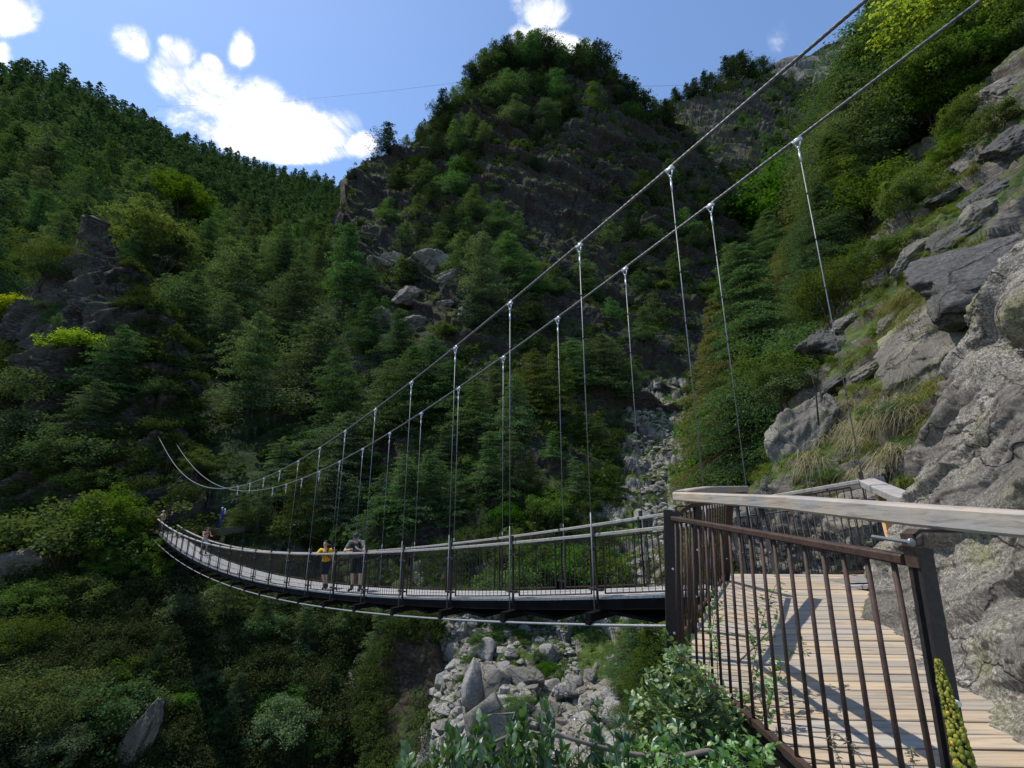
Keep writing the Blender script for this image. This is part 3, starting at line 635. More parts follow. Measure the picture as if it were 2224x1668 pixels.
T_B = Patch('crag', M['crag'], 745, 1660, [(745, 1340), (900, 1300), (1250, 1180), (1660, 1100)],
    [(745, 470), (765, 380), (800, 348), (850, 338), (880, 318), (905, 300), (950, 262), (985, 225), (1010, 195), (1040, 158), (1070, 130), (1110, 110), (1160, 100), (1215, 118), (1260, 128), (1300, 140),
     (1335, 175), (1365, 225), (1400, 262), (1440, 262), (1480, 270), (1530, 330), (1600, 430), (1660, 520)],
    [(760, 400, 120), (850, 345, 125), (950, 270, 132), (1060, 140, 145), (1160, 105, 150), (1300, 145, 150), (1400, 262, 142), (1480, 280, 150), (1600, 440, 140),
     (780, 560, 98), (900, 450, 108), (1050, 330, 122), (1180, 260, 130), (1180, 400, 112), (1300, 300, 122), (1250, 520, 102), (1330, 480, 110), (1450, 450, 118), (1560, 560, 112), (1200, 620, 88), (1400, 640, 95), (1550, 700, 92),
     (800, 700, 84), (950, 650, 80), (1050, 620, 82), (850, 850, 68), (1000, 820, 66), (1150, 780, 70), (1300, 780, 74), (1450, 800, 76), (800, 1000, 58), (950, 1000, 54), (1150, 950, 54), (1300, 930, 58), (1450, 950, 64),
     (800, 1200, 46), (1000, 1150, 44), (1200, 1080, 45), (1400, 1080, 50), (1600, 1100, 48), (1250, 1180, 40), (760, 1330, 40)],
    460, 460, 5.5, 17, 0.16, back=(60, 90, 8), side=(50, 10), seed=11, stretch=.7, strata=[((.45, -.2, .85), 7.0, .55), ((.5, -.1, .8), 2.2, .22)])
T_C = Patch('mountain_slope', M['back'], 1380, 2080, [(1380, 900), (2080, 900)],
    [(1380, 250), (1440, 235), (1480, 222), (1540, 200), (1570, 172), (1640, 162), (1700, 168), (1800, 190), (1900, 215), (2080, 260)],
    [(1440, 240, 260), (1560, 190, 280), (1700, 170, 330), (1900, 220, 330), (1500, 350, 190), (1650, 350, 200), (1850, 400, 180), (1500, 550, 140), (1650, 550, 130), (1850, 600, 110), (1500, 850, 95), (1700, 850, 85), (2000, 850, 80)],
    300, 320, 6.0, 22, 0.12, back=(80, 60, 5), seed=31, strata=[((.5, -.1, .8), 8.0, .6), ((.5, -.1, .8), 2.6, .25)])
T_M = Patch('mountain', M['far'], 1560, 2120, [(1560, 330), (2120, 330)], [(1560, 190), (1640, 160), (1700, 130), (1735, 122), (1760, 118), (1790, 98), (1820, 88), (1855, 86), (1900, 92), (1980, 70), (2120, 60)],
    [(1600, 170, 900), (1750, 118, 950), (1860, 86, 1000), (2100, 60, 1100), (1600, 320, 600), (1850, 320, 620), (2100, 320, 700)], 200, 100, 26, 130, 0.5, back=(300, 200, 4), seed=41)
T_E = Patch('crag', M['cragleft'], -420, 445, [(-420, 1330), (200, 1260), (445, 1190)],
    [(-420, 760), (-100, 720), (0, 690), (20, 665), (60, 620), (110, 575), (150, 540), (180, 500), (205, 482), (232, 500), (255, 545), (300, 610), (330, 670), (370, 745), (400, 830), (430, 930), (445, 1040)],
    [(-400, 760, 66), (0, 700, 62), (110, 590, 60), (205, 490, 60), (255, 560, 60), (330, 700, 58), (430, 950, 54), (200, 620, 56), (130, 640, 55), (50, 760, 54), (100, 800, 51), (200, 800, 52), (320, 850, 52), (-300, 1000, 50), (0, 1000, 48), (150, 950, 48),
     (300, 1000, 48), (330, 1120, 45), (420, 1150, 45), (0, 1200, 42), (200, 1200, 42), (-400, 1300, 42)],
    360, 360, 3.9, 11, 0.32, back=(22, 30, 6), seed=51, strata=[((-.6, -.3, .75), 4.0, .6), ((-.6, -.2, .7), 1.3, .25)])
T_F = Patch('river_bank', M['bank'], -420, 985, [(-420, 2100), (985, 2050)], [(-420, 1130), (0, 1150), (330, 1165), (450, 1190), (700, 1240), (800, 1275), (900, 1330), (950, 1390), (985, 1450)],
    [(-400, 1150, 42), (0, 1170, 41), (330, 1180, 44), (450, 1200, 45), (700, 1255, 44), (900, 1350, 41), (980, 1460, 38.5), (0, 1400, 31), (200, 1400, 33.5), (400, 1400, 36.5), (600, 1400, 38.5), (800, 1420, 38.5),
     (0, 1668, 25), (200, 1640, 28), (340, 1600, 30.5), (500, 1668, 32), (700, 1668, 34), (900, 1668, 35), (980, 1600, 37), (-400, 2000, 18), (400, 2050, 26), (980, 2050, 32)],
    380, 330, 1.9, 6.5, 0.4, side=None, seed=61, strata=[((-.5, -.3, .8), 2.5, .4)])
T_G = Patch('gorge_floor', M['gully'], 900, 1800, [(900, 2150), (1800, 2150)], [(900, 1230), (1000, 1180), (1150, 1100), (1250, 1040), (1330, 940), (1370, 870), (1420, 830), (1500, 820), (1560, 850), (1650, 950), (1800, 1040)],
    [(900, 1250, 41), (1050, 1160, 44), (1250, 1050, 48), (1370, 880, 66), (1450, 840, 72), (1550, 860, 66), (1400, 1000, 56), (1480, 1020, 52), (1350, 1100, 46), (1450, 1100, 45), (1200, 1200, 40), (1400, 1200, 38), (1600, 1050, 44), (1780, 1060, 40),
     (1000, 1350, 35), (900, 1500, 35), (950, 1500, 31.5), (900, 1668, 32), (900, 1350, 39), (1200, 1350, 34), (1400, 1350, 31), (1600, 1350, 28), (1010, 1500, 27.5), (1150, 1500, 26.5), (1300, 1500, 26), (1450, 1500, 22), (1600, 1500, 20), (980, 1668, 23), (1150, 1668, 21), (1300, 1668, 20), (1500, 1668, 15), (1700, 1668, 12),
     (900, 2100, 26), (1300, 2100, 15), (1700, 2100, 9), (1750, 1400, 22)],
    420, 420, 0.95, 4.2, 0.45, seed=71)
T_D = Patch('hillside', M['slope'], [(1655, 1150), (1650, 1060), (1690, 960), (1730, 840), (1755, 740), (1780, 640), (1850, 520), (1890, 430), (1930, 340), (2010, 230), (2060, 130), (2110, 40), (2150, -60), (2200, -400)], 2700, 1300, -400,
    ctrl=[(1660, 1060, 12.5), (1740, 850, 15), (1760, 740, 17), (1850, 520, 21), (1900, 430, 23), (2010, 230, 26), (2110, 40, 28), (2200, -400, 30), (1800, 1050, 9.6), (1880, 900, 10.2), (1900, 750, 11.5), (1950, 620, 12.5), (2000, 480, 14), (2100, 350, 15), (2150, 200, 17), (2224, 50, 18), (2300, -300, 18),
          (1950, 1050, 7.4), (2000, 900, 7.6), (2050, 750, 8.5), (2100, 600, 9), (2200, 500, 9.5), (2224, 350, 11), (2500, 300, 8), (2650, 0, 9), (2600, 700, 6), (2600, 1200, 5), (1900, 1250, 8.6), (1700, 1250, 9.8), (2200, 1200, 6)],
    nu=360, nv=420, amp=0.75, wl=3.2, blocky=0.12, side=(14, 8), seed=81, horiz=True, strata=[((-.5, .1, .85), 1.6, .7), ((-.5, .2, .8), .5, .3)])
T_R = Patch('rock_face', M['granite'], [(2350, 2100), (2250, 1700), (2130, 1600), (1990, 1500), (1925, 1425), (1908, 1380), (1900, 1330), (1912, 1270), (1930, 1200), (1958, 1130), (1985, 1070), (2000, 1010), (2015, 950), (2040, 880), (2070, 800), (2098, 755), (2112, 700), (2135, 640), (2180, 570), (2224, 525), (2330, 430), (2420, 360)], 3000, 2100, 380,
    ctrl=[(1905, 1340, 4.75), (1930, 1210, 4.9), (1985, 1080, 4.9), (2020, 950, 4.9), (2100, 760, 4.8), (2135, 640, 4.5), (2224, 530, 4.2), (2400, 370, 3.8), (1925, 1425, 4.0), (1990, 1500, 3.45), (2130, 1600, 2.7), (2250, 1700, 2.35), (2060, 1300, 3.9), (2080, 1100, 3.95), (2120, 950, 3.85), (2160, 800, 3.75), (2170, 745, 4.15), (2224, 742, 3.85), (2224, 700, 3.3), (2190, 640, 3.6),
          (2224, 1000, 3.2), (2224, 1300, 3.0), (2224, 1520, 2.75), (2350, 1100, 2.6), (2350, 1400, 2.3), (2350, 800, 2.9), (2600, 1200, 1.9), (2950, 1400, 1.4), (2950, 700, 1.8), (2700, 450, 2.6), (2300, 2050, 2.0), (2900, 2050, 1.1), (2100, 1450, 3.3), (2160, 1380, 3.0)],
    nu=520, nv=620, amp=0.15, wl=0.9, blocky=0.12, side=(2.2, 16), octv=8, seed=91, horiz=True, ridg=.4, strata=[((.55, .1, .8), .75, .60), ((.5, .2, .82), .2, .18)])

M['earth'] = terrain_mat('brown earth bank', (0.040, 0.031, 0.023), (0.10, 0.08, 0.06), (0.03, 0.045, 0.014), (0.06, 0.08, 0.025), 0.30, 1.0, (0.07, 0.050, 0.035))  # brown earth, its colour lowered to paint in the shade
T_H = Patch('earth_bank', M['earth'], 790, 990, [(790, 1800), (990, 1850)], [(790, 1530), (830, 1440), (870, 1385), (905, 1350), (935, 1375), (960, 1440), (975, 1540), (990, 1640)],
    [(790, 1540, 33), (870, 1390, 33.5), (905, 1355, 34), (940, 1400, 33), (985, 1640, 29.5), (800, 1790, 27), (900, 1600, 30), (980, 1840, 26), (870, 1800, 26.5)], 150, 230, .95, 2.6, .1, back=(4, 3, 4), seed=75, strata=[((.8, .1, .5), 2.4, .3)])
# ---------------------------------------------------------------- foliage meshes
def foliage_mat(name, c1, c2, sat=0.12, val=0.5, trans=0.35, scale=0.6, gloss=0.0):
    m, t = new_mat(name); v = texco(t); oi = N(t, 'ShaderNodeObjectInfo'); g = N(t, 'ShaderNodeNewGeometry')
    n = noise(t, v, scale, 4, 0.6); n = math_n(t, 'ADD', math_n(t, 'MULTIPLY', n, 0.7), math_n(t, 'MULTIPLY', g.outputs['Random Per Island'], 0.35))
    c = ramp(t, n, [(0.32, c1), (0.72, c2)])
    h = N(t, 'ShaderNodeHueSaturation'); t.links.new(c, h.inputs['Color'])
    r = oi.outputs['Random']
    t.links.new(math_n(t, 'ADD', math_n(t, 'MULTIPLY', r, 0.05), 0.475), h.inputs['Hue'])
    t.links.new(math_n(t, 'ADD', math_n(t, 'MULTIPLY', math_n(t, 'FRACT', math_n(t, 'MULTIPLY', r, 7.31)), sat*2), 1-sat), h.inputs['Saturation'])
    t.links.new(math_n(t, 'ADD', math_n(t, 'MULTIPLY', math_n(t, 'FRACT', math_n(t, 'MULTIPLY', r, 13.7)), val), 1-val/2), h.inputs['Value'])
    d = N(t, 'ShaderNodeBsdfDiffuse'); tr = N(t, 'ShaderNodeBsdfTranslucent'); mx = N(t, 'ShaderNodeMixShader'); mx.inputs[0].default_value = trans
    t.links.new(h.outputs[0], d.inputs[0])
    yel = mixrgb(t, 1.0, h.outputs[0], (1.25, 1.2, 0.5), 'MULTIPLY'); t.links.new(yel, tr.inputs[0])
    t.links.new(d.outputs[0], mx.inputs[1]); t.links.new(tr.outputs[0], mx.inputs[2]); last = mx.outputs[0]
    if gloss:
        gl = N(t, 'ShaderNodeBsdfGlossy'); gl.inputs['Roughness'].default_value = 0.45; gl.inputs['Color'].default_value = (1, 1, 1, 1)
        m2 = N(t, 'ShaderNodeMixShader'); m2.inputs[0].default_value = gloss; t.links.new(last, m2.inputs[1]); t.links.new(gl.outputs[0], m2.inputs[2]); last = m2.outputs[0]
    o = N(t, 'ShaderNodeOutputMaterial'); t.links.new(last, o.inputs['Surface']); return m
M['larch'] = foliage_mat('larch needles', (0.045, 0.086, 0.036), (0.118, 0.192, 0.076), .15, .5)
M['larchfar'] = foliage_mat('distant larch needles', (0.036, 0.070, 0.034), (0.092, 0.158, 0.070), .15, .5, .35, .07)
M['larchy'] = foliage_mat('yellowish larch needles', (0.050, 0.078, 0.020), (0.115, 0.160, 0.042), .15, .4)
M['olive'] = foliage_mat('olive larch needles', (0.085, 0.105, 0.030), (0.20, 0.21, 0.065), .1, .2)
M['spruce'] = foliage_mat('dark spruce needles', (0.022, 0.044, 0.018), (0.055, 0.09, 0.034), .15, .4, .2)
M['leaf'] = foliage_mat('fresh leaves', (0.045, 0.095, 0.02), (0.11, 0.19, 0.038), .15, .4, .4, 1.2)
M['leafgrey'] = foliage_mat('grey green leaves', (0.05, 0.085, 0.035), (0.12, 0.175, 0.075), .15, .4, .3, 1.5)
M['leafyel'] = foliage_mat('yellow green leaves', (0.12, 0.19, 0.02), (0.33, 0.42, 0.05), .1, .3, .45, 1.5)
M['birch'] = foliage_mat('pale birch leaves', (0.075, 0.11, 0.03), (0.18, 0.215, 0.07), .15, .3, .4, 1.5)
M['rose'] = foliage_mat('rose leaves', (0.055, 0.13, 0.03), (0.16, 0.29, 0.085), .1, .2, .35, 9, .05)
M['willow'] = foliage_mat('willow leaves', (0.028, 0.080, 0.022), (0.085, 0.165, 0.05), .1, .2, .3, 9, .06)
M['grass'] = foliage_mat('mountain grass', (0.09, 0.115, 0.03), (0.23, 0.23, 0.09), .1, .3, .35, .8)
M['grassg'] = foliage_mat('green mountain grass', (0.06, 0.10, 0.02), (0.15, 0.19, 0.05), .1, .3, .35, .8)
M['straw'] = foliage_mat('dry grass', (0.22, 0.19, 0.12), (0.42, 0.38, 0.27), .1, .3, .3, 2)
M['under'] = foliage_mat('undergrowth leaves', (0.022, 0.038, 0.012), (0.065, 0.095, 0.026), .1, .3, .3, .35)
M['bark'] = simple('dark bark', (0.055, 0.045, 0.038), 0.9, 0, .4, 6, .6, .02)
M['barkgrey'] = simple('grey dead wood', (0.25, 0.235, 0.215), 0.85, 0, .3, 6, .4, .01)

def unit(v): return v/(np.linalg.norm(v, axis=-1, keepdims=True)+1e-9)
def quads(P, A, B, w, l, bend=None):
    """rhombic leaf faces: P centres, A long axis, B side axis"""
    l = np.asarray(l)[..., None]; w = np.asarray(w)[..., None]
    V = np.stack([P-A*l*.5, P+B*w*.5, P+A*l*.5, P-B*w*.5], 1); n = len(P)
    return V.reshape(-1, 3), np.arange(n*4, dtype=np.int32).reshape(n, 4)
def randdir(rng, n): return unit(rng.normal(size=(n, 3)))
def larch_parts(seed, H=14.0, R=3.2, nbr=110, dens=26, ls=0.42, bare=0.12, shape=0.85, droop=0.16, irr=0.35, wood=True, wr=.42):
    rng = np.random.default_rng(seed); VV = []; n0 = 0; tw = MB()
    u = np.sort(rng.random(nbr))**0.95; z0 = H*(bare+(1-bare)*u*0.985)
    az_ = np.arange(nbr)*2.39996+rng.uniform(-.5, .5, nbr)
    ph = rng.uniform(0, 6.28, 4)
    prof = R*((1-u)**shape*(0.55+0.45*np.minimum(1, u*6+.25))+0.05)*(1-irr+irr*2*rng.random(nbr))*(1+0.22*np.sin(u*9+ph[0])+0.22*np.sin(az_*1+ph[1]+u*5)+.15*np.sin(az_*2+ph[2]-u*8))
    prof = np.maximum(prof, .12*R*(1-u)+.05)
    bend = rng.normal(0, .02*H, 2)
    def ctr(z): t = z/H; return np.stack([bend[0]*t*t, bend[1]*t*t, z], -1)
    P_, A_, W_2, L_2 = [], [], [], []
    for i in range(nbr):
        L = prof[i]; n = max(5, int(dens*(L/R)*(0.8+.5*rng.random())*1.3+4)); t = rng.random(n)**0.62; s = rng.normal(0, .17, n)*L*np.sqrt(t*(1.15-t)+.02)*1.7
        dirv = np.array([math.cos(az_[i]), math.sin(az_[i]), 0]); sd = np.array([-dirv[1], dirv[0], 0])
        rise = rng.normal(0.10, .08); zz = L*(rise*t-droop*t*t*1.6+0.10*t**4) - np.abs(s)*.22 - rng.random(n)*.10*L
        p = ctr(z0[i])+dirv*(t*L)[:, None]+sd*s[:, None]; p[:, 2] += zz
        a = unit(dirv*0.8+sd*(np.sign(s)*rng.random(n)*1.1)[:, None]+np.array([0, 0, -.35])+rng.normal(0, .55, (n, 3)))
        P_.append(p); A_.append(a); L_2.append(ls*(.6+.8*rng.random(n)))
        if wood:
            e = ctr(z0[i]); pts = [e, e+dirv*L*.5+[0, 0, L*(rise*.5-droop*.4)], e+dirv*L*.92+[0, 0, L*(rise*.92-droop*1.35)]]; tw.tube(pts, [.022*L**.8, .013*L**.8, .004], 3, cap=False)
    P = np.concatenate(P_); A = np.concatenate(A_); L2 = np.concatenate(L_2); B = unit(np.cross(A, randdir(rng, len(P))))
    V, F = quads(P, A, B, L2*wr, L2)
    nz = 7; zz = np.linspace(0, H*.97, nz); tr = MB(); tr.tube([ctr(z) for z in zz], [max(.012, .013*H*(1-.97*z/H)**.9+.01) for z in zz], 7)
    tr.v += []; b = len(tr.v); tr.v += tw.v; tr.f += [tuple(b+i for i in f) for f in tw.f]; tr.mi += tw.mi
    return V, F, tr
def broad_parts(seed, H=4.0, R=2.0, ncl=60, per=60, ls=0.16, flat=0.8, base=0.25, stems=5, wl=.55, clr=.2, airy=1.0):
    rng = np.random.default_rng(seed); d = randdir(rng, ncl); d[:, 2] = np.abs(d[:, 2])*1.0-.25*rng.random(ncl)
    ph = rng.uniform(0, 6.28, 3); az_ = np.arctan2(d[:, 1], d[:, 0]); rr = R*(.35+.65*rng.random(ncl)**.45)*(1+.28*np.sin(2*az_+ph[0])+.2*np.sin(3*az_+ph[1])+.2*np.sin(5*d[:, 2]+ph[2]))
    cz = H*base; c = d*rr[:, None]*[1, 1, 0]; c[:, 2] = cz+(H-cz)*np.clip(d[:, 2]*.5*(rr/R)+.42+.22*rng.normal(size=ncl)*.6, 0.0, 1)
    cs = R*clr*(.6+.8*rng.random(ncl)); idx = np.repeat(np.arange(ncl), per); n = len(idx)
    o = rng.normal(size=(n, 3)); o = unit(o)*(rng.random(n)[:, None]**.5)*cs[idx][:, None]*1.5*airy*[1, 1, .75]
    P = c[idx]+o; outw = unit(o+d[idx]*cs[idx][:, None]*.3)
    nrm = unit(outw*.5+np.array([0, 0, .7])+rng.normal(0, .55, (n, 3))); A = unit(np.cross(nrm, randdir(rng, n))); B = np.cross(nrm, A); L = ls*(.6+.8*rng.random(n))
    V, F = quads(P, A, B, L*wl, L); tr = MB()
    for i in range(stems):
        j = rng.integers(ncl); e = c[j]; m = e*[.35, .35, .55]+rng.normal(0, .06*R, 3); r = .02*H*(.6+.6*rng.random())*.6
        b0 = rng.normal(0, .05*R, 3)*[1, 1, 0]; tr.tube([b0-[0, 0, .3], m, e], [r, r*.7, r*.2], 5)
        for q in range(3):
            k = rng.integers(ncl); tr.tube([m, (m+c[k])/2+rng.normal(0, .05*R, 3), c[k]], [r*.5, r*.35, r*.1], 4, cap=False)
    return V, F, tr
def pxh(p, h):
    d = p[1]*CT+p[2]*ST; H = h*d*d/(1000*p[1]); d2 = p[1]*CT+(p[2]+H*.5)*ST; return h*d2*d2/(1000*p[1])
PROTO = {}
def proto(key, parts, leafmat, trunkmat='bark', one=False):
    V, F, tr = parts; crown = mesh_np('crown', V, F, M[leafmat], False, link=False)
    t = tr.build('trunk', M[trunkmat], link=False, smooth=True)
    PROTO[key] = (crown, t)
def place(key, name, label, cat, loc, sc=1.0, rz=0.0, group=None, parts=True, wid=None, tilt=None):
    if key[:6] == 'spruce' and name == 'larch_tree': name, cat = 'spruce_tree', 'conifer'
    crown, trunk = PROTO[key]; w = sc*(wid or 1.0)
    if parts:
        r = bpy.data.objects.new(name, None); r.empty_display_size = .3; a = bpy.data.objects.new('crown', crown); b = bpy.data.objects.new('trunk', trunk); a.parent = r; b.parent = r
        for o in (r, a, b): C.objects.link(o)
    else:
        r = bpy.data.objects.new(name, crown); C.objects.link(r)
    r.location = loc; r.scale = (w, w, sc); r.rotation_euler = (tilt[0] if tilt else 0, tilt[1] if tilt else 0, rz)
    tag(r, label, cat, group); return r
for i in range(6):
    proto('larch%d' % i, larch_parts(100+i, 14, 3.6+.3*(i % 3), 170, 82, .27, .06+.05*(i % 2), .44+.09*(i % 3), .2, .42), 'larch')
for i in range(2): proto('larchy%d' % i, larch_parts(120+i, 14, 3.7, 180, 80, .26, .06, .6, .22), 'larchy')
for i in range(5): proto('mid%d' % i, larch_parts(130+i, 14, 3.3+.2*i, 110, 34, .44, .05+.03*i, .44+.1*(i % 3), wood=False), 'larch')
for i in range(3): proto('spruce%d' % i, larch_parts(140+i, 14, 3.6, 120, 48, .42, .1, .5, .1, .6), 'spruce')
for i in range(4): proto('far%d' % i, larch_parts(150+i, 14, 3.6, 60, 7, 1.15, .05, .34+.09*i, wood=False), 'larchfar')
for i in range(2): proto('near%d' % i, larch_parts(160+i, 10, 2.6, 300, 230, .105, .14, .6, .24), 'larchy' if i else 'larch')
for i in range(2): proto('giant%d' % i, larch_parts(170+i, 20, 4.2, 380, 330, .17, .10, .55, .30, .3, wr=.26), 'olive' if i else 'larch')
for i in range(3): proto('bush%d' % i, broad_parts(200+i, 3, 2.0, 75, 120, .125, clr=.17), 'leaf')
for i in range(3): proto('gbush%d' % i, broad_parts(210+i, 3, 1.9, 75, 130, .11, clr=.17), 'leafgrey')
for i in range(2): proto('btree%d' % i, broad_parts(220+i, 7, 2.5, 130, 170, .145, base=.22, clr=.16), 'leaf')
for i in range(2): proto('birch%d' % i, broad_parts(230+i, 8, 2.4, 120, 130, .16, base=.18, clr=.15), 'birch')
for i in range(2): proto('ybush%d' % i, broad_parts(240+i, 3, 1.7, 60, 110, .13, clr=.17), 'leafyel')
for i in range(2): proto('leafy%d' % i, broad_parts(250+i, 3.0, 1.6, 120, 110, .085, clr=.16), 'leaf')
for i in range(2): proto('sbush%d' % i, broad_parts(260+i, 1.6, 1.2, 70, 80, .075, clr=.2), 'leafgrey')
PROTO['ylf'] = None; proto('ylf', broad_parts(270, 3.0, 1.6, 110, 90, .10, clr=.16), 'leafyel')
proto('olive', broad_parts(275, 2.4, 1.5, 90, 110, .07, clr=.2), 'larchy')

RNG = np.random.default_rng(5); RR = random.Random(9)
def pick(P, spacing, keep=None):
    """greedy thinning; spacing in metres (array)"""
    out = []; g = {}
    for i in range(len(P)):
        s = spacing[i]; k = (int(P[i, 0]//8), int(P[i, 1]//8), int(P[i, 2]//8)); ok = True
        for a in (-1, 0, 1):
            for b in (-1, 0, 1):
                for c in (-1, 0, 1):
                    for j in g.get((k[0]+a, k[1]+b, k[2]+c), ()):
                        if ((P[i]-P[j])**2).sum() < s*s: ok = False; break
                    if not ok: break
                if not ok: break
            if not ok: break
        if ok: out.append(i); g.setdefault(k, []).append(i)
    return np.array(out, int)
# ---- the larch forest of the left slope
P, Nn, px, py = T_A.scatter(9000, RNG); dep = P[:, 1]
vis = (px > -90) & (px < 850) & (py < 1180)
# hidden behind the crags
vis &= ~poly(px, py, [(-200, 820), (0, 740), (205, 560), (330, 760), (400, 900), (430, 1060), (330, 1250), (-200, 1300)])
vis &= ~((px > 800) & (py > 420))
P = P[vis]; px = px[vis]; py = py[vis]
sp = np.where(P[:, 1] < 110, 7.0, np.where(P[:, 1] < 150, 5.6, np.where(P[:, 1] < 320, 6.2, 8.5))); o = pick(P, sp); P = P[o]; px = px[o]; py = py[o]
hgt = RNG.uniform(9.0, 16.0, len(P))*np.where(P[:, 1] < 110, 1.30, 1.08); order = np.argsort(P[:, 1]/hgt); NIND = 150
print('forest trees', len(P))
for n_, i in enumerate(order[:NIND]):
    dd = P[i, 1]; near = dd < 105
    r = RR.random()
    key = ('larch%d' % RR.randrange(6)) if near else ('mid%d' % RR.randrange(5))
    if r < .08: key = 'spruce%d' % RR.randrange(3)
    lab = ('tall larch in the near edge of the dense forest behind the footbridge' if near else 'green larch in the closed forest covering the left mountain slope')
    if r < .08: lab = 'dark spruce among the lighter larches of the left forest'
    place(key, 'larch_tree', lab, 'larch tree', P[i]-[0, 0, .6], hgt[i]/14, RR.uniform(0, 6.28), 'spruces among the larches' if r < .08 else 'larches of the near forest behind the footbridge' if near else 'larches of the left mountain slope', parts=True, wid=RR.uniform(.85, 1.25))
def merged(name, keys, locs, scs, label=None, cat=None, kind='stuff', mat='larch'):
    Vs, Fs, b = [], [], 0; cache = {}
    for k in set(keys):
        me = PROTO[k][0]; v = np.empty(len(me.vertices)*3, np.float32); me.vertices.foreach_get('co', v); f = np.empty(len(me.loops), np.int32); me.loops.foreach_get('vertex_index', f); cache[k] = (v.reshape(-1, 3), f.reshape(-1, 4))
    for k, l, s in zip(keys, locs, scs):
        v, f = cache[k]; a = RR.uniform(0, 6.28); ca, sa = math.cos(a), math.sin(a); R_ = np.array([[ca, -sa, 0], [sa, ca, 0], [0, 0, 1]], np.float32)
        Vs.append(v@R_.T*np.float32(s)+np.asarray(l, np.float32)); Fs.append(f+b); b += len(v)
    if not Vs: return None
    o = mesh_np(name, np.concatenate(Vs), np.concatenate(Fs), M[mat]); return tag(o, label, cat, None, kind)
rest = order[NIND:]
merged('distant_forest', ['far%d' % RR.randrange(4) for _ in rest], [P[i]-[0, 0, .6] for i in rest], [hgt[i]/14*RR.uniform(.8, 1.35) for i in rest], 'far off closed larch forest on the upper left mountain', 'forest', mat='larchfar')
# ---- trees of the central crag
CRAGT = [(838, 335, 66, 's'), (886, 312, 26, 'l'), (912, 300, 30, 'l'), (935, 290, 36, 'l'), (962, 262, 70, 's'), (985, 240, 50, 'l'), (1005, 225, 60, 'l'), (1030, 200, 66, 's'), (1050, 175, 72, 'l'),
 (1075, 165, 78, 'l'), (1100, 150, 70, 's'), (1125, 150, 82, 'l'), (1150, 140, 76, 'l'), (1172, 142, 76, 'l'), (1195, 155, 78, 's'), (1218, 165, 74, 'l'), (1255, 175, 84, 's'), (1275, 170, 84, 'l'), (1300, 180, 88, 's'), (1322, 195, 76, 'l'), (1340, 215, 66, 'l'),
 (1360, 235, 72, 's'), (1380, 240, 70, 's'), (1405, 262, 72, 's'), (1425, 262, 56, 'l'), (1450, 275, 60, 's'), (1100, 230, 84, 'l'), (1135, 215, 70, 'l'), (1170, 225, 80, 's'), (1215, 235, 84, 'l'), (1060, 240, 72, 'l'), (1190, 290, 80, 'l'), (1120, 280, 76, 'l'),
 (1235, 260, 70, 's'), (1290, 245, 70, 'l'), (1020, 290, 62, 'l'), (990, 340, 74, 'l'), (945, 350, 64, 's'), (1040, 340, 50, 'l'), (920, 420, 70, 'l'), (985, 430, 90, 'l'), (1010, 400, 70, 's'), (870, 400, 50, 'l'), (905, 480, 60, 'l'), (840, 480, 56, 'l'),
 (1045, 655, 148, 'L'), (1000, 610, 110, 'l'), (1105, 600, 100, 'l'), (1150, 640, 90, 'l'), (950, 560, 80, 'l'), (1080, 520, 86, 'l'), (1030, 480, 80, 'l'), (975, 520, 78, 's'), (1120, 530, 70, 'l'), (1200, 640, 70, 'l'), (1270, 640, 80, 'L'),
 (1340, 450, 50, 'l'), (1400, 430, 60, 's'), (1460, 420, 70, 'l'), (1490, 520, 70, 'l'), (1540, 480, 80, 's'), (1420, 540, 60, 'l'), (1320, 860, 140, 'L'), (1280, 840, 110, 'L'), (1365, 870, 90, 'l'), (1240, 850, 120, 'L'), (1210, 900, 160, 'y'), (1160, 900, 150, 'y'),
 (1120, 960, 150, 'L'), (1075, 930, 160, 'L'), (1030, 960, 150, 'l'), (980, 930, 150, 'L'), (930, 900, 170, 'L'), (880, 930, 180, 'L'), (830, 960, 170, 'L'), (1400, 740, 80, 'l'),
 (870, 620, 70, 'l'), (830, 660, 70, 'l'), (800, 760, 120, 'L'), (860, 800, 130, 'L'), (1110, 1090, 150, 'L'), (1060, 1080, 150, 'L'), (1000, 1140, 130, 'L'), (1150, 1070, 100, 'y'), (930, 1120, 150, 'L'), (870, 1150, 170, 'L'), (820, 1170, 150, 'L'),
 (760, 1180, 150, 'l'), (700, 1160, 170, 'l'), (640, 1170, 190, 'y'), (560, 1160, 110, 'y'), (520, 1160, 90, 'y'), (600, 1100, 150, 'l'), (730, 1080, 190, 'l'),  (1260, 960, 80, 'y'), (1200, 1000, 70, 'l'), (965, 1010, 90, 'l'), (1390, 640, 60, 'l'), (1330, 700, 60, 'l')]
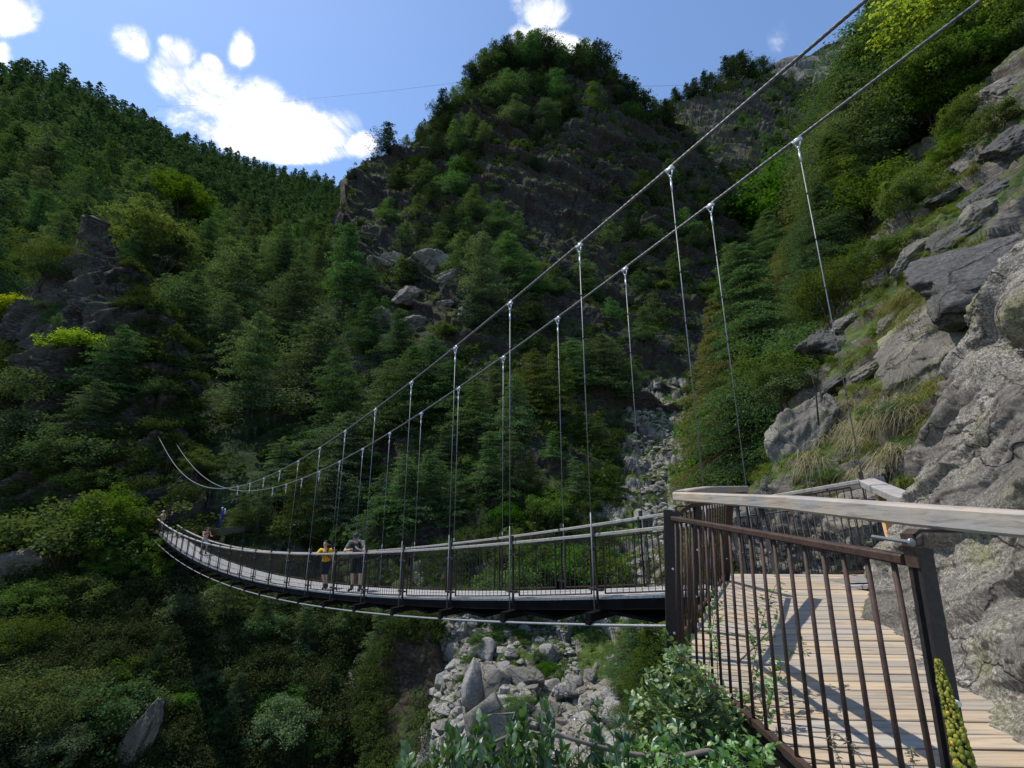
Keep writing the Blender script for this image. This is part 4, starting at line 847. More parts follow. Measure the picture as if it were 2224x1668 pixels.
for (x, y, h, kd) in CRAGT:
    T = T_B if x >= 800 else T_A; p = T.at(x, y); Hm = pxh(p, h)*(1.0 if y < 300 else 1.05)
    key = {'s': 'spruce%d' % RR.randrange(3), 'l': ('mid%d' % RR.randrange(5)) if h < 75 else 'larch%d' % RR.randrange(6), 'L': 'larch%d' % RR.randrange(6), 'y': 'larchy%d' % RR.randrange(2)}[kd]
    if y < 300: lab, grp = 'dark conifer on the summit ridge of the central crag against the sky', 'conifers on the crag summit'
    elif y < 720: lab, grp = 'larch rooted on the ledges of the central rock crag', 'larches on the crag ledges'
    else: lab, grp = 'larch on the wooded foot of the central crag behind the bridge', 'larches at the crag foot'
    if (x, y) == (838, 335): lab, grp = 'lone dark conifer on the low shoulder left of the central crag', None
    if (x, y) == (1045, 655): lab, grp = 'broad bright larch on the rock ledge in the middle of the crag', None
    place(key, 'larch_tree', lab, 'larch tree', p-[0, 0, .5], Hm/14, RR.uniform(0, 6.28), grp, wid=RR.uniform(1.0, 1.35)*(.95 if y < 300 else 1.05))
gulm = lambda x, y: ~poly(x, y, [(1330, 1010), (1340, 840), (1420, 790), (1520, 800), (1530, 1100), (1330, 1200)])
# smaller trees and shrubs scattered over crag, left crag, back slope
def shrubs(T, n, keys, hm, spacing, lab, cat, grp, mask, name='shrub', parts=True, nzmin=-1, wid=(.9, 1.4)):
    P, Nn, px, py = T.scatter(n*6, RNG); m = mask(px, py) & (Nn[:, 2] > nzmin); P = P[m]; Nn = Nn[m]
    o = pick(P, np.full(len(P), spacing))[:n]
    for i in o:
        k = RR.choice(keys); h = RR.uniform(*hm); base = 14 if k[:3] in ('lar', 'mid', 'spr', 'far') else {'bush': 3, 'gbus': 3, 'btre': 7, 'birc': 8, 'ybus': 3, 'leaf': 3, 'sbus': 1.6, 'ylf': 3, 'oliv': 2.4}.get(k[:4], 3)
        place(k, name, lab, cat, P[i]-[0, 0, .12*h], h/base, RR.uniform(0, 6.28), grp, parts=parts, wid=RR.uniform(*wid))
shrubs(T_B, 125, ['mid0', 'mid1', 'mid2', 'mid3', 'spruce0', 'spruce1', 'spruce2'], (5, 10), 3.8, 'small larch clinging to the cliffs of the central crag', 'larch tree', 'small larches on the crag cliffs', lambda x, y: (x > 800) & (x < 1640) & (y < 760) & (y > 150) & ~poly(x, y, [(1080, 380), (1300, 350), (1330, 520), (1200, 580), (1090, 480)]), 'larch_tree', wid=(1.1, 1.6))
shrubs(T_B, 80, ['bush0', 'bush1', 'bush2', 'gbush0', 'gbush1'], (1.5, 3.6), 2.8, 'green leafy shrub on the rocks of the central crag', 'shrub', 'shrubs on the central crag', lambda x, y: gulm(x, y) & (x > 790) & (x < 1640) & (y > 180) & ~poly(x, y, [(1080, 380), (1300, 350), (1350, 560), (1250, 600), (1090, 480)]))
shrubs(T_C, 75, ['mid0', 'mid1', 'mid2', 'mid3', 'mid4', 'spruce0', 'spruce2'], (8, 13), 6.5, 'larch on the stony slope right of the central crag', 'larch tree', 'larches on the stony right slope', lambda x, y: (x > 1440) & (x < 1900) & (y > 150) & (y < 700) & ~poly(x, y, [(1490, 240), (1600, 210), (1610, 290), (1540, 380), (1490, 300)]), 'larch_tree')
shrubs(T_C, 30, ['bush0', 'bush1', 'gbush0', 'gbush2'], (2, 4.5), 4.5, 'rounded shrub on the stony slope right of the crag', 'shrub', 'shrubs on the stony right slope', lambda x, y: (x > 1440) & (x < 1880) & (y < 700))
for (x, y, h) in [(1490, 205, 36), (1510, 200, 40), (1530, 195, 44), (1548, 190, 38), (1580, 175, 56), (1600, 168, 52), (1622, 168, 62), (1640, 168, 40), (1662, 166, 44), (1470, 225, 40)]:
    p = T_C.at(x, y); place('spruce%d' % RR.randrange(3), 'larch_tree', 'dark conifer on the skyline ridge right of the central crag', 'larch tree', p-[0, 0, 1], pxh(p, h)/14*.95, RR.uniform(0, 6), 'conifers on the right skyline', wid=1.2)
# left crag
shrubs(T_E, 45, ['bush0', 'bush1', 'gbush0', 'gbush1', 'gbush2', 'mid0', 'larch2'], (1.6, 4.2), 2.6, 'shrub in a cleft of the dark crag above the far bridge end', 'shrub', 'shrubs on the left crag', lambda x, y: (x > -60) & (x < 440) & (y > 560) & ((y < 1040) | (x < 290)) & ~poly(x, y, [(130, 520), (250, 480), (280, 640), (160, 760), (120, 600)]))
for (x, y, h, k, lab) in [(150, 790, 75, 'ybush0', 'bright yellow green shrub on the slab of the left crag'), (120, 690, 40, 'ybush1', 'small yellow green shrub high in the left crag'), (330, 600, 160, 'birch0', 'pale flowering birch beside the peak of the left crag'), (290, 560, 130, 'birch1', 'pale birch touching the tip of the left crag'),
    (385, 500, 120, 'btree0', 'light green birch standing out of the dark left forest'), (100, 560, 70, 'olive', 'low pine on the shoulder of the left crag'), (90, 620, 60, 'olive', 'flat topped pine on the left crag ledge'), (45, 910, 110, 'gbush0', 'silver green shrub at the left edge below the crag'), (40, 1010, 120, 'gbush1', 'grey green willow at the left edge'),
    (120, 1060, 130, 'gbush2', 'dark grey green shrub under the left crag'), (240, 860, 170, 'larch3', 'low spreading larch in front of the left crag'), (190, 950, 140, 'larch1', 'small larch below the spreading one on the left crag'), (20, 700, 60, 'ybush0', 'yellow green shrub at the left picture edge'), (420, 1060, 90, 'btree1', 'green hazel in front of the far cable anchors')]:
    p = T_E.at(min(x, 440), y) if k != 'birch0' else T_E.at(300, 620); Hm = pxh(p, h); b = {'ybus': 3, 'birc': 8, 'btre': 7, 'oliv': 2.4, 'gbus': 3, 'larc': 14}[k[:4]]
    if k[:4] in ('birc', 'btre'): p = T_A.at(x, y); Hm = pxh(p, h)
    place(k, 'larch_tree' if k[:4] == 'larc' else 'shrub' if b < 4 else 'broadleaf_tree', lab, 'larch tree' if k[:4] == 'larc' else 'shrub' if b < 4 else 'tree', p-[0, 0, .1*Hm], Hm/b, RR.uniform(0, 6), wid=1.25)
# ---------------------------------------------------------------- undergrowth (nobody could count it)
M['underd'] = foliage_mat('shaded undergrowth leaves', (0.018, 0.034, 0.012), (0.055, 0.085, 0.026), .1, .3, .25, .3)  # darker copy of the undergrowth, shade put into the leaf colour
for i in range(4): proto('clump%d' % i, broad_parts(300+i, 1.5, 1.25, 9, 11, .36, clr=.32, base=.15, stems=1), 'under')
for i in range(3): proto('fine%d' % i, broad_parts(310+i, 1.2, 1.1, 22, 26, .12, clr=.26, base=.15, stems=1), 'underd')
def cover(T, n, keys, sc, label, mask, nzmin=.12, mat='under'):
    P, Nn, px, py = T.scatter(int(n*2.2), RNG, wfun=lambda s_: mask(s_.PX, s_.PY)); m = mask(px, py) & (Nn[:, 2]+RNG.uniform(-.25, .25, len(P)) > nzmin); P = P[m][:n]
    merged('undergrowth', [RR.choice(keys) for _ in P], [p-[0, 0, .15] for p in P], [RR.uniform(*sc) for _ in P], label, 'undergrowth', mat=mat)
CK = ['clump%d' % i for i in range(4)]; FK = ['fine%d' % i for i in range(3)]
cliff = lambda x, y: ~poly(x, y, [(1090, 400), (1180, 350), (1300, 370), (1330, 520), (1420, 640), (1330, 650), (1200, 560), (1110, 480)]) & ~poly(x, y, [(765, 400), (840, 350), (850, 430), (800, 500), (780, 480)])
cover(T_A, 3200, CK, (.9, 2.2), 'low undergrowth beneath the larches of the left slope', lambda x, y: (x > -60) & (x < 1000) & (y > 420))
cover(T_B, 4200, CK, (.6, 1.8), 'heath and low bushes covering the ledges of the crag', lambda x, y: cliff(x, y) & gulm(x, y) & ~poly(x, y, [(790, 560), (900, 500), (1010, 560), (1000, 740), (900, 800), (790, 790)]), .4)
cover(T_E, 2600, FK+CK[:1], (.6, 1.5), 'low bushes on the ledges of the left crag', lambda x, y: (x > -80) & (y > 520) & ~poly(x, y, [(20, 600), (130, 520), (250, 480), (280, 640), (160, 760), (130, 860), (40, 860)]), .35)
cover(T_C, 2200, CK, (1.2, 3.2), 'low bushes on the stony right slope', lambda x, y: (x > 1420) & (x < 1950) & ~poly(x, y, [(1480, 230), (1680, 180), (1680, 300), (1560, 420), (1480, 300)]), .3)
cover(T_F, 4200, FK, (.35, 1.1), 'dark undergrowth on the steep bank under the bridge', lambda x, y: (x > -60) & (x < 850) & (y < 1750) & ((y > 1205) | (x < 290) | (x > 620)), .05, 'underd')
gul = lambda x, y: ~poly(x, y, [(930, 1330), (1090, 1340), (1200, 1345), (1300, 1290), (1340, 1050), (1350, 840), (1490, 800), (1500, 1000), (1490, 1330), (1500, 1400), (1450, 1700), (930, 1700)])
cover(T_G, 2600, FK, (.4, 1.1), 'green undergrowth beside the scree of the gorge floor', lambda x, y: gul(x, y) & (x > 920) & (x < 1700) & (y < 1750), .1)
# ---------------------------------------------------------------- trees and shrubs of the lower left bank
Pb = lambda k: {'ybus': 3, 'birc': 8, 'btre': 7, 'oliv': 2.4, 'gbus': 3, 'larc': 14, 'bush': 3, 'leaf': 3, 'sbus': 1.6, 'mid0': 14, 'mid1': 14, 'mid2': 14, 'mid3': 14, 'spru': 14, 'near': 10, 'gian': 20, 'ylf': 3}[k[:4]]
def put(T, x, y, h, k, lab, grp=None, wid=1.1, sink=.08, tilt=None, foot=None):
    p = T.at(x, y) if foot is None else np.array(foot); Hm = pxh(p, h); b = Pb(k); con = k[:4] in ('larc', 'near', 'gian', 'mid0', 'mid1', 'mid2', 'mid3', 'spru')
    nm, ct = ('larch_tree', 'larch tree') if con else ('shrub', 'shrub') if b < 4 else ('broadleaf_tree', 'tree')
    return place(k, nm, lab, ct, p-[0, 0, sink*Hm], Hm/b, RR.uniform(0, 6), grp, wid=wid, tilt=tilt)
for a in [(200, 1240, 200, 'btree0', 'broad green hazel leaning out below the far bridge end'), (150, 1260, 190, 'bush1', 'green shrub beside the pale boulder at the far left'), (262, 1300, 150, 'btree1', 'green tree directly under the far end of the handrail'),
          (30, 1200, 60, 'gbush0', 'silvery low bush above the rounded boulder at the left edge'), (470, 1440, 220, 'larchy0', 'yellowish larch under the first third of the bridge'), (560, 1420, 160, 'larchy1', 'olive larch in the shade under the bridge'),
          (400, 1380, 110, 'gbush1', 'silver leaved bush in the dark bank under the bridge'), (650, 1450, 160, 'larch2', 'green larch below the two hikers'), (740, 1440, 150, 'larchy0', 'drooping larch below the man in the cap'), (830, 1460, 170, 'larch4', 'larch beneath the middle of the bridge'),
          (880, 1480, 190, 'larch1', 'larch at the edge of the brown bank'), (640, 1530, 90, 'larch5', 'small bright larch sapling on the lower bank'), (510, 1560, 110, 'larch0', 'slim green larch sapling on the lower bank'), (380, 1560, 70, 'bush0', 'pale leaved shrub above the white rock outcrop'),
          (420, 1520, 80, 'gbush2', 'small silver shrub right of the white rock outcrop'), (600, 1640, 130, 'gbush0', 'rounded grey green shrub at the lower bank'), (700, 1640, 60, 'bush2', 'dark shrub below the rounded grey one'), (800, 1640, 90, 'near0', 'fresh green larch sapling at the bottom of the bank'),
          (770, 1560, 60, 'near0', 'tiny larch sapling above the fresh green one'), (200, 1668, 180, 'gbush1', 'large grey green willow shrub in the lower left corner'), (130, 1600, 120, 'gbush2', 'grey green willow left of the white rock outcrop'), (290, 1600, 100, 'gbush0', 'willow shrub touching the white rock outcrop'),
          (20, 1640, 190, 'olive', 'dark yellow tinged bush in the bottom left corner'), (90, 1700, 130, 'gbush2', 'leafy shrub at the very bottom left'), (440, 1600, 60, 'bush1', 'small shrub on the grassy rib of the lower bank'), (250, 1500, 80, 'bush2', 'shaded shrub on the dark lower left bank'),
          (30, 1440, 110, 'olive', 'shaded bush under the left boulder'), (330, 1480, 90, 'spruce1', 'small dark spruce in the shade of the bank'), (720, 1540, 90, 'spruce0', 'small spruce at the brown earth bank')]:
    put(T_F, *a)
shrubs(T_F, 30, ['bush0', 'bush1', 'bush2', 'gbush0', 'gbush2', 'mid0', 'mid2'], (1.0, 2.6), 2.0, 'shaded shrub on the steep bank under the bridge', 'shrub', 'shaded shrubs on the bank', lambda x, y: (x > -40) & (x < 860) & (y > 1250) & (y < 1690))
# ---------------------------------------------------------------- trees of the gorge foot and the right side
for a in [(1000, 1330, 60, 'gbush1', 'small grey willow beside the upper boulders'), (1090, 1340, 110, 'bush0', 'green alder shrub above the gully boulders'), (1130, 1330, 80, 'bush2', 'green shrub left of the pale scree tongue'),
          (1180, 1310, 150, 'btree0', 'green alder behind the railing of the near span'), (1240, 1300, 120, 'bush1', 'green alder shrub behind the near railing'), (1120, 1270, 130, 'btree1', 'alder seen through the railing of the middle span'), (1300, 1290, 110, 'bush2', 'bright shrub seen through the last railing panel'),
          (1300, 1000, 120, 'larchy0', 'yellow green larch beside the upper scree'), (1250, 1090, 110, 'larch2', 'bushy larch above the grassy rib'), (1200, 1150, 80, 'bush0', 'leafy shrub on the grassy rib left of the scree'), 
          (1010, 1260, 120, 'larch3', 'larch sapling behind the middle railing')]:
    put(T_G, *a)
def tall(T, x, y, ytop, k, lab, wid=1.1):
    p = T.at(x, y); yy = (834-ytop)/1000; zt = p[1]*(ST+yy*CT)/(CT-yy*ST); H = zt-p[2]
    return place(k, 'larch_tree', lab, 'larch tree', p-[0, 0, .3], H/Pb(k), RR.uniform(0, 6), None, wid=wid)
tall(T_G, 1640, 1330, 615, 'giant1', 'tall yellowish larch rising just behind the platform corner', .95)
tall(T_G, 1740, 1330, 490, 'giant0', 'tall dark larch with bare lower trunk between the hangers and the hillside', 1.0)
tall(T_G, 1740, 1260, 800, 'btree1', 'green ash standing at the foot of the hillside', 1.0)
p = unproj(1425, 1560, 17); PT = p-[0, 0, 1.5]
place('near1', 'larch_tree', 'drooping green larch hanging over the stream below the platform', 'larch tree', unproj(1425, 1560, 19)+[0, 0, -1.2], .50, 1.0, wid=1.0)
place('near0', 'larch_tree', 'feathery green larch just under the bridge end', 'larch tree', unproj(1375, 1470, 23)+[0, 0, -1.6], .42, 3.0, wid=1.1)
for a in [(1690, 640, 210, 'giant0', 'larch in the dark wood left of the long hangers'), (1760, 600, 260, 'giant1', 'larch at the foot of the stony right slope'), (1700, 480, 170, 'near0', 'mid green larch below the right skyline'), (1790, 430, 190, 'near1', 'broad larch against the stony right slope'),
          (1640, 700, 190, 'giant0', 'dark larch behind the near tall ones'), (1830, 330, 130, 'near0', 'larch on the right slope below the bare summit'), (1600, 620, 120, 'mid2', 'small larch on the right slope'), (1560, 720, 110, 'spruce2', 'dark conifer in the notch right of the crag'),
          (1740, 720, 230, 'giant1', 'olive larch against the hillside edge'), (1840, 560, 220, 'giant0', 'larch right behind the hillside edge'), (1650, 560, 130, 'bush0', 'light green shrub on the right slope')]:
    put(T_C, *a, wid=1.25)
for a in [(1760, 700, 170, 'larch2', 'small larch on the edge of the near hillside'), (1800, 610, 230, 'near0', 'larch growing from the near hillside edge'), (1850, 520, 250, 'near1', 'olive larch on the near hillside'), (1880, 450, 300, 'near0', 'big larch leaning out from the near hillside', None, 1.3),
          (1930, 370, 340, 'near0', 'tallest larch of the near hillside against the sky', None, 1.3), (1990, 270, 330, 'near0', 'larch on the hillside crest under the cables', None, 1.3), (2050, 170, 300, 'near0', 'larch on the crest at the top right', None, 1.4), (2110, 60, 300, 'near0', 'topmost larch right of the cables', None, 1.4),
          (1890, 210, 200, 'btree1', 'dark broadleaf tree at the crest beside the sky'), (1900, 500, 110, 'bush1', 'green shrub on the hillside edge'), (1960, 330, 130, 'leafy0', 'dense green shrub under the big larch'), (2020, 340, 120, 'leafy1', 'green shrub on the upper hillside'),
          (1985, 310, 150, 'ylf', 'bright yellow green maple on the upper hillside'), (2040, 300, 110, 'leafy1', 'lush green maple beside the bright one'), (2080, 230, 130, 'bush0', 'shrub under the upper cable on the hillside'), (2190, 110, 190, 'ylf', 'sunlit yellow leaved maple in the top right corner', None, 1.3),
          (2130, 200, 100, 'bush2', 'green shrub below the yellow maple'), (2100, 300, 80, 'leafy0', 'dark green shrub at the rock overhang'), (2180, 290, 60, 'bush1', 'low shrub on the upper rocks'), (1810, 700, 120, 'olive', 'olive juniper on the near hillside'), (1850, 640, 90, 'olive', 'brownish juniper on the hillside edge'),
          (1930, 590, 80, 'leafy1', 'fresh green shrub above the dark slab'), (1970, 470, 90, 'leafy0', 'green bush in the middle of the hillside'), (1740, 800, 90, 'sbush0', 'grey green bush above the round boulder'), (1720, 880, 80, 'sbush1', 'grey bush left of the rounded boulder'), (1790, 850, 60, 'sbush0', 'low grey shrub beside the bare twig'),
          (1690, 870, 130, 'leafy1', 'leafy shrub at the left foot of the hillside'), (1760, 1040, 70, 'leafy0', 'lush green bush behind the handrail'), (1800, 1060, 50, 'leafy1', 'green plants under the grass tufts'), (1900, 940, 60, 'leafy0', 'green cranesbill clump above the platform'), (1950, 920, 50, 'sbush1', 'leafy clump over the drooping grass'),
          (2080, 640, 60, 'sbush0', 'small leafy plant on the dark slab'), (2060, 740, 50, 'sbush1', 'grey leaved plant beside the big boulder'), (1840, 590, 80, 'leafy0', 'green shrub beneath the larches on the hillside'), (1880, 600, 70, 'leafy1', 'shrub with red berries on the hillside edge')]:
    put(T_D, *a)
shrubs(T_D, 55, ['leafy0', 'leafy1', 'bush1', 'olive', 'sbush0'], (.5, 1.3), 1.1, 'leafy bush on the upper part of the near hillside', 'shrub', 'bushes on the near hillside', lambda x, y: (x > 1780) & (x < 2230) & (y > 0) & (y < 620) & ((x-1780)*.9+(y-600) < 60))
# ---------------------------------------------------------------- grass
def blades(T, n, per, L, mask, name, label, mat, droop=1.0, nz=-1, spread=.16, w=.008):
    P, Nn, px, py = T.scatter(n*3, RNG, wfun=lambda s_: mask(s_.PX, s_.PY)*1.0); m = mask(px, py) & (Nn[:, 2] > nz); P = P[m][:n]; Nn = Nn[m][:n]; n = len(P)
    idx = np.repeat(np.arange(n), per); m = len(idx); base = P[idx]+RNG.normal(0, spread*.45, (m, 3))*[1, 1, .3]
    out_ = unit(Nn[idx]*[1, 1, 0]*.9+RNG.normal(0, .75, (m, 3))*[1, 1, 0]+1e-6); Ls = (L*(.5+.8*RNG.random(n)))[idx]*RNG.uniform(.5, 1.1, m)
    up = RNG.uniform(.55, 1.0, m); V = np.empty((m, 7, 3)); sd = np.cross(out_, [0, 0, 1.0])
    for j, t in enumerate((0, .4, .75, 1.0)):
        c = base+out_*(Ls*t*(.25+.55*t))[:, None]; c[:, 2] += Ls*(up*t*1.0 - droop*.95*t**2.4)
        ww = w*(1-t*.75)*(1+.0*t)
        if j < 3: V[:, 2*j] = c-sd*ww; V[:, 2*j+1] = c+sd*ww
        else: V[:, 6] = c
    b = np.arange(m)[:, None]*7; F = np.concatenate([b+np.array([[0, 1, 3, 2]]), b+np.array([[2, 3, 5, 4]]), b+np.array([[4, 5, 6, 6]])]);
    tri = F[2*m:, :3]; V2 = V.reshape(-1, 3)
    # keep quads only: tip as thin quad
    V3 = np.concatenate([V2, V[:, 6]+sd*.0008]); tipq = np.stack([b[:, 0]+4, b[:, 0]+5, 7*m+np.arange(m), b[:, 0]+6], 1)
    o = mesh_np(name, V3, np.concatenate([F[:2*m], tipq]), M[mat]); tag(o, label, 'grass', None, 'stuff')
hl = lambda x, y: (x > 1640) & (x < 2130) & (y > 330) & (y < 1090) & ((x-1640)*.95+(y-1000) > -420)
blades(T_D, 1700, 40, .34, hl, 'grass', 'tufts of green grass on the near hillside', 'grassg', .9, .1)
blades(T_D, 1300, 40, .40, hl, 'grass', 'yellowish grass on the near hillside', 'grass', 1.0, .1)
blades(T_D, 170, 90, .85, lambda x, y: (x > 1760) & (x < 2010) & (y > 860) & (y < 1050), 'grass', 'long drooping straw coloured grass above the platform', 'straw', 1.25, -1, .25, .006)
blades(T_D, 150, 80, .80, lambda x, y: (x > 1960) & (x < 2110) & (y > 640) & (y < 900), 'grass', 'long pale grass beside the big boulder', 'grass', 1.1, -1, .25, .006)
blades(T_G, 2600, 26, .38, lambda x, y: (x > 950) & (x < 1480) & (y > 850) & (y < 1660) & (np.abs(x-1400+(1668-y)*0) > -1), 'grass', 'grass between the stones of the gully', 'grassg', .6, .35, .3, .016)
blades(T_B, 3000, 20, .8, lambda x, y: (y > 180) & (x > 800) & (x < 1640), 'grass', 'grass on the ledges of the crag', 'grass', .6, .5, .8, .05)
blades(T_F, 900, 26, .45, lambda x, y: (x > 60) & (x < 560) & (y > 1420), 'grass', 'grass on the ribs of the lower left bank', 'grass', .9, .3, .3, .016)
# ---------------------------------------------------------------- rocks
def rock_mesh(seed, res=34, facets=11, rough=.06, name='boulder', mat='boulder', sq=1.0):
    rng = np.random.default_rng(seed); t = np.linspace(0, math.pi, res); p = np.linspace(0, 2*math.pi, res*2, endpoint=False)
    D = np.stack([np.sin(t)[:, None]*np.cos(p)[None], np.sin(t)[:, None]*np.sin(p)[None], np.cos(t)[:, None]*np.ones_like(p)[None]], -1)
    n = randdir(rng, facets); dd = rng.uniform(.62, 1.0, facets); q = dd/np.maximum((D@n.T), .02)
    kk = 26.0; r = (np.sum(np.minimum(q, 4)**-kk, -1))**(-1/kk); r = np.minimum(r, 1.35)
    r = r*(1+rough*fbm(D*2.2+seed, 7, seed, .62)*1.6-rough*.8*np.maximum(0, fbm(D*3.1+seed, 4, seed+9, .5, True))**3)
    V = D*r[..., None]; i = np.arange(res-1)[:, None]*2*res; j = np.arange(2*res)[None]; jn = (j+1) % (2*res)
    F = np.stack([i+j, i+2*res+j, i+2*res+jn, i+jn], -1).reshape(-1, 4); return mesh_np(name, V.reshape(-1, 3), F, M[mat], True, link=False)
RM = [rock_mesh(400+i) for i in range(6)]; RD = [rock_mesh(420+i, 70, 9, .16, 'rock', 'darkrock') for i in range(3)]; RGR = [rock_mesh(430+i, 80, 9, .16, 'boulder', 'granite') for i in range(3)]
def rock(me, P, rx, ry, rz, rot, label, grp=None, name='boulder'):
    o = bpy.data.objects.new(name, me); C.objects.link(o); o.location = P; o.scale = (rx, ry, rz); o.rotation_euler = rot; return tag(o, label, 'boulder', grp)
GB = [(1055, 1415, 34, 30), (1075, 1480, 42, 42), (1140, 1475, 42, 26), (1060, 1575, 62, 62), (1022, 1500, 30, 60), (985, 1420, 28, 22), (1005, 1365, 26, 24), (975, 1545, 24, 14), (990, 1600, 30, 32), (985, 1450, 20, 16), (1145, 1370, 20, 14), (1195, 1420, 28, 24), (1195, 1490, 26, 14), (1250, 1490, 26, 26),
      (1280, 1475, 22, 26), (1325, 1500, 34, 14), (1330, 1555, 34, 34), (1170, 1390, 10, 12), (1135, 1520, 16, 12), (1108, 1545, 14, 14), (1180, 1560, 44, 26), (1180, 1655, 38, 26), (1345, 1640, 60, 36), (1395, 935, 18, 20), (1420, 905, 16, 9), (1450, 880, 18, 8), (1380, 960, 14, 9), (1400, 1120, 26, 16),
      (1345, 1060, 22, 12), (1430, 1060, 22, 12), (1410, 1190, 34, 22), (1370, 1250, 30, 24), (1440, 1250, 30, 26), (1345, 1130, 16, 10), (1440, 1010, 16, 10), (1460, 985, 14, 10), (1300, 1450, 18, 12), (960, 1480, 18, 22), (945, 1440, 16, 18), (1240, 1345, 12, 8), (1320, 1330, 14, 8), (1110, 1420, 16, 12), (1060, 1350, 18, 10)]
for i, (x, y, rx, rz) in enumerate(GB):
    p = T_G.at(x, y+rz*.5); s = p[1]/1000*.72
    big = rx >= 42
    lab = {(1060, 1575): 'largest blue grey boulder beside the stream', (1075, 1480): 'large wedge shaped pale boulder above the stream', (1140, 1475): 'angular pale boulder right of the wedge shaped one', (1345, 1640): 'pale slab boulder at the bottom behind the branch', (1180, 1560): 'brownish boulder at the left edge of the stream', (1022, 1500): 'tall streaked slab standing between the boulders'}.get((x, y), 'pale granite boulder lying in the scree of the gully')
    rock(RM[i % 6], p+[0, .3*rx*s, rz*s*.35], rx*s, max(rx, rz)*s, rz*s*1.05, (RR.uniform(-.3, .3), RR.uniform(-.3, .3), RR.uniform(0, 6)), lab, None if lab[:4] != 'pale' or 'slab' in lab else 'boulders in the gully')
def stones(T, n, sz, mask, label, res=5):
    base = []
    for i in range(6):
        me = rock_mesh(500+i, res, 9, .02, 'stones'); v = np.empty(len(me.vertices)*3, np.float32); me.vertices.foreach_get('co', v); f = np.empty(len(me.loops), np.int32); me.loops.foreach_get('vertex_index', f); base.append((v.reshape(-1, 3), f.reshape(-1, 4)))
    P, Nn, px, py = T.scatter(n*3, RNG, wfun=lambda s_: mask(s_.PX, s_.PY)*1.0); m = mask(px, py); P = P[m][:n]; Vs, Fs, b = [], [], 0
    for p in P:
        v, f = base[RR.randrange(6)]; s = sz*(RR.random()**2*1.6+.35); a = RR.uniform(0, 6); ca, sa = math.cos(a), math.sin(a)
        Vs.append((v*[s*RR.uniform(.7, 1.4), s, s*.65])@np.array([[ca, -sa, 0], [sa, ca, 0], [0, 0, 1]]).T+p+[0, 0, s*.15]); Fs.append(f+b); b += len(v)
    o = mesh_np('stones', np.concatenate(Vs), np.concatenate(Fs), M['boulder']); tag(o, label, 'stones', None, 'stuff')
stones(T_G, 1500, .19, lambda x, y: poly(x, y, [(1130, 1600), (1180, 1540), (1240, 1480), (1330, 1490), (1340, 1540), (1310, 1620), (1320, 1680), (1130, 1690)]), 'pebbles and stones of the stream bed', 8)
stones(T_G, 520, .24, lambda x, y: poly(x, y, [(1375, 900), (1425, 850), (1465, 960), (1440, 1080), (1470, 1200), (1450, 1290), (1330, 1290), (1400, 1140), (1385, 1000)]), 'pale scree stones of the upper gully')
stones(T_G, 900, .22, lambda x, y: poly(x, y, [(940, 1340), (1080, 1335), (1180, 1480), (1120, 1640), (940, 1640)]), 'stones between the gully boulders')
stones(T_G, 500, .08, lambda x, y: poly(x, y, [(1170, 1330), (1260, 1330), (1250, 1400), (1260, 1480), (1220, 1480), (1200, 1400)]), 'fine pale scree of the sandy tongue', 5)
shrubs(T_G, 40, ['bush0', 'bush1', 'gbush1', 'leafy0'], (.5, 1.3), 1.0, 'low green bush among the boulders of the gully', 'shrub', 'low bushes between the gully boulders', lambda x, y: poly(x, y, [(990, 1340), (1180, 1330), (1200, 1480), (1160, 1600), (1040, 1560), (960, 1420)]))
# stream: two little white cascades between the stones
m_, t_ = new_mat('white water'); v_ = texco(t_); nn_ = noise(t_, mapping(t_, v_, (3, 3, 1)), 4, 6); finish(t_, ramp(t_, nn_, [(.4, (.25, .28, .28)), (.55, (.8, .83, .85))]), .2, 0, nn_, .6, .05, .5); M['water'] = m_
def stream(pix, wd):
    pts = [T_G.at(x, y)+[0, -.15, .16] for x, y in pix]; mb = MB(); vs_ = []; 
    for i, p in enumerate(pts):
        w = wd*RR.uniform(.6, 1.2); vs_ += [p+[-w, 0, -.05], p+[0, -.05, .05], p+[w, 0, -.05]]
    fs = [f for i in range(len(pts)-1) for f in ((3*i, 3*i+1, 3*i+4, 3*i+3), (3*i+1, 3*i+2, 3*i+5, 3*i+4))]; mb.add(vs_, fs); o = mb.build('stream', M['water'], None, True); tag(o, kind='structure')
stream([(1262, 1560), (1250, 1566), (1236, 1574), (1222, 1578), (1216, 1590), (1214, 1600), (1210, 1612), (1196, 1622), (1204, 1640), (1190, 1655), (1180, 1670)], .28)
stream([(1330, 1515), (1310, 1520), (1290, 1522), (1272, 1530), (1265, 1545), (1262, 1560)], .15)
# left side rocks and near slabs
rock(RM[1], unproj(30, 1240, 38), 2.3, 2.5, 1.5, (0, .2, .4), 'rounded pale boulder at the left edge under the silvery bush', None)
rock(RM[3], unproj(95, 1195, 40), 2.6, 1.6, 1.0, (0, -.75, .2), 'long pale rock rib rising left of the green hazel', None)
rock(RGR[1], T_F.at(330, 1610)+[0, -1.15, .35], .62, .6, 1.55, (.15, .2, 1.2), 'narrow white rock outcrop on the lower left bank', None)
rock(RM[2], T_F.at(365, 1475), .45, .5, .9, (0, .2, 1.4), 'small pale rock high on the dark lower bank', None)
rock(RD[0], unproj(2180, 590, 8.6), 2.1, 1.6, .85, (0.1, -.45, .3), 'dark streaked slab under the grassy ledge', None, 'rock')
rock(RGR[0], unproj(2030, 735, 9.4), 1.6, 1.1, .60, (.1, -.72, .2), 'tilted grey slab with a dark underside above the platform', None, 'rock')
rock(RGR[1], unproj(1740, 985, 11.6), .72, .8, 1.25, (.1, .5, .3), 'rounded lichened boulder left of the drooping grass', None, 'rock')
rock(RD[1], unproj(1795, 750, 14.6), .95, .8, .62, (0, -.5, .6), 'dark jutting outcrop on the hillside', None, 'rock')
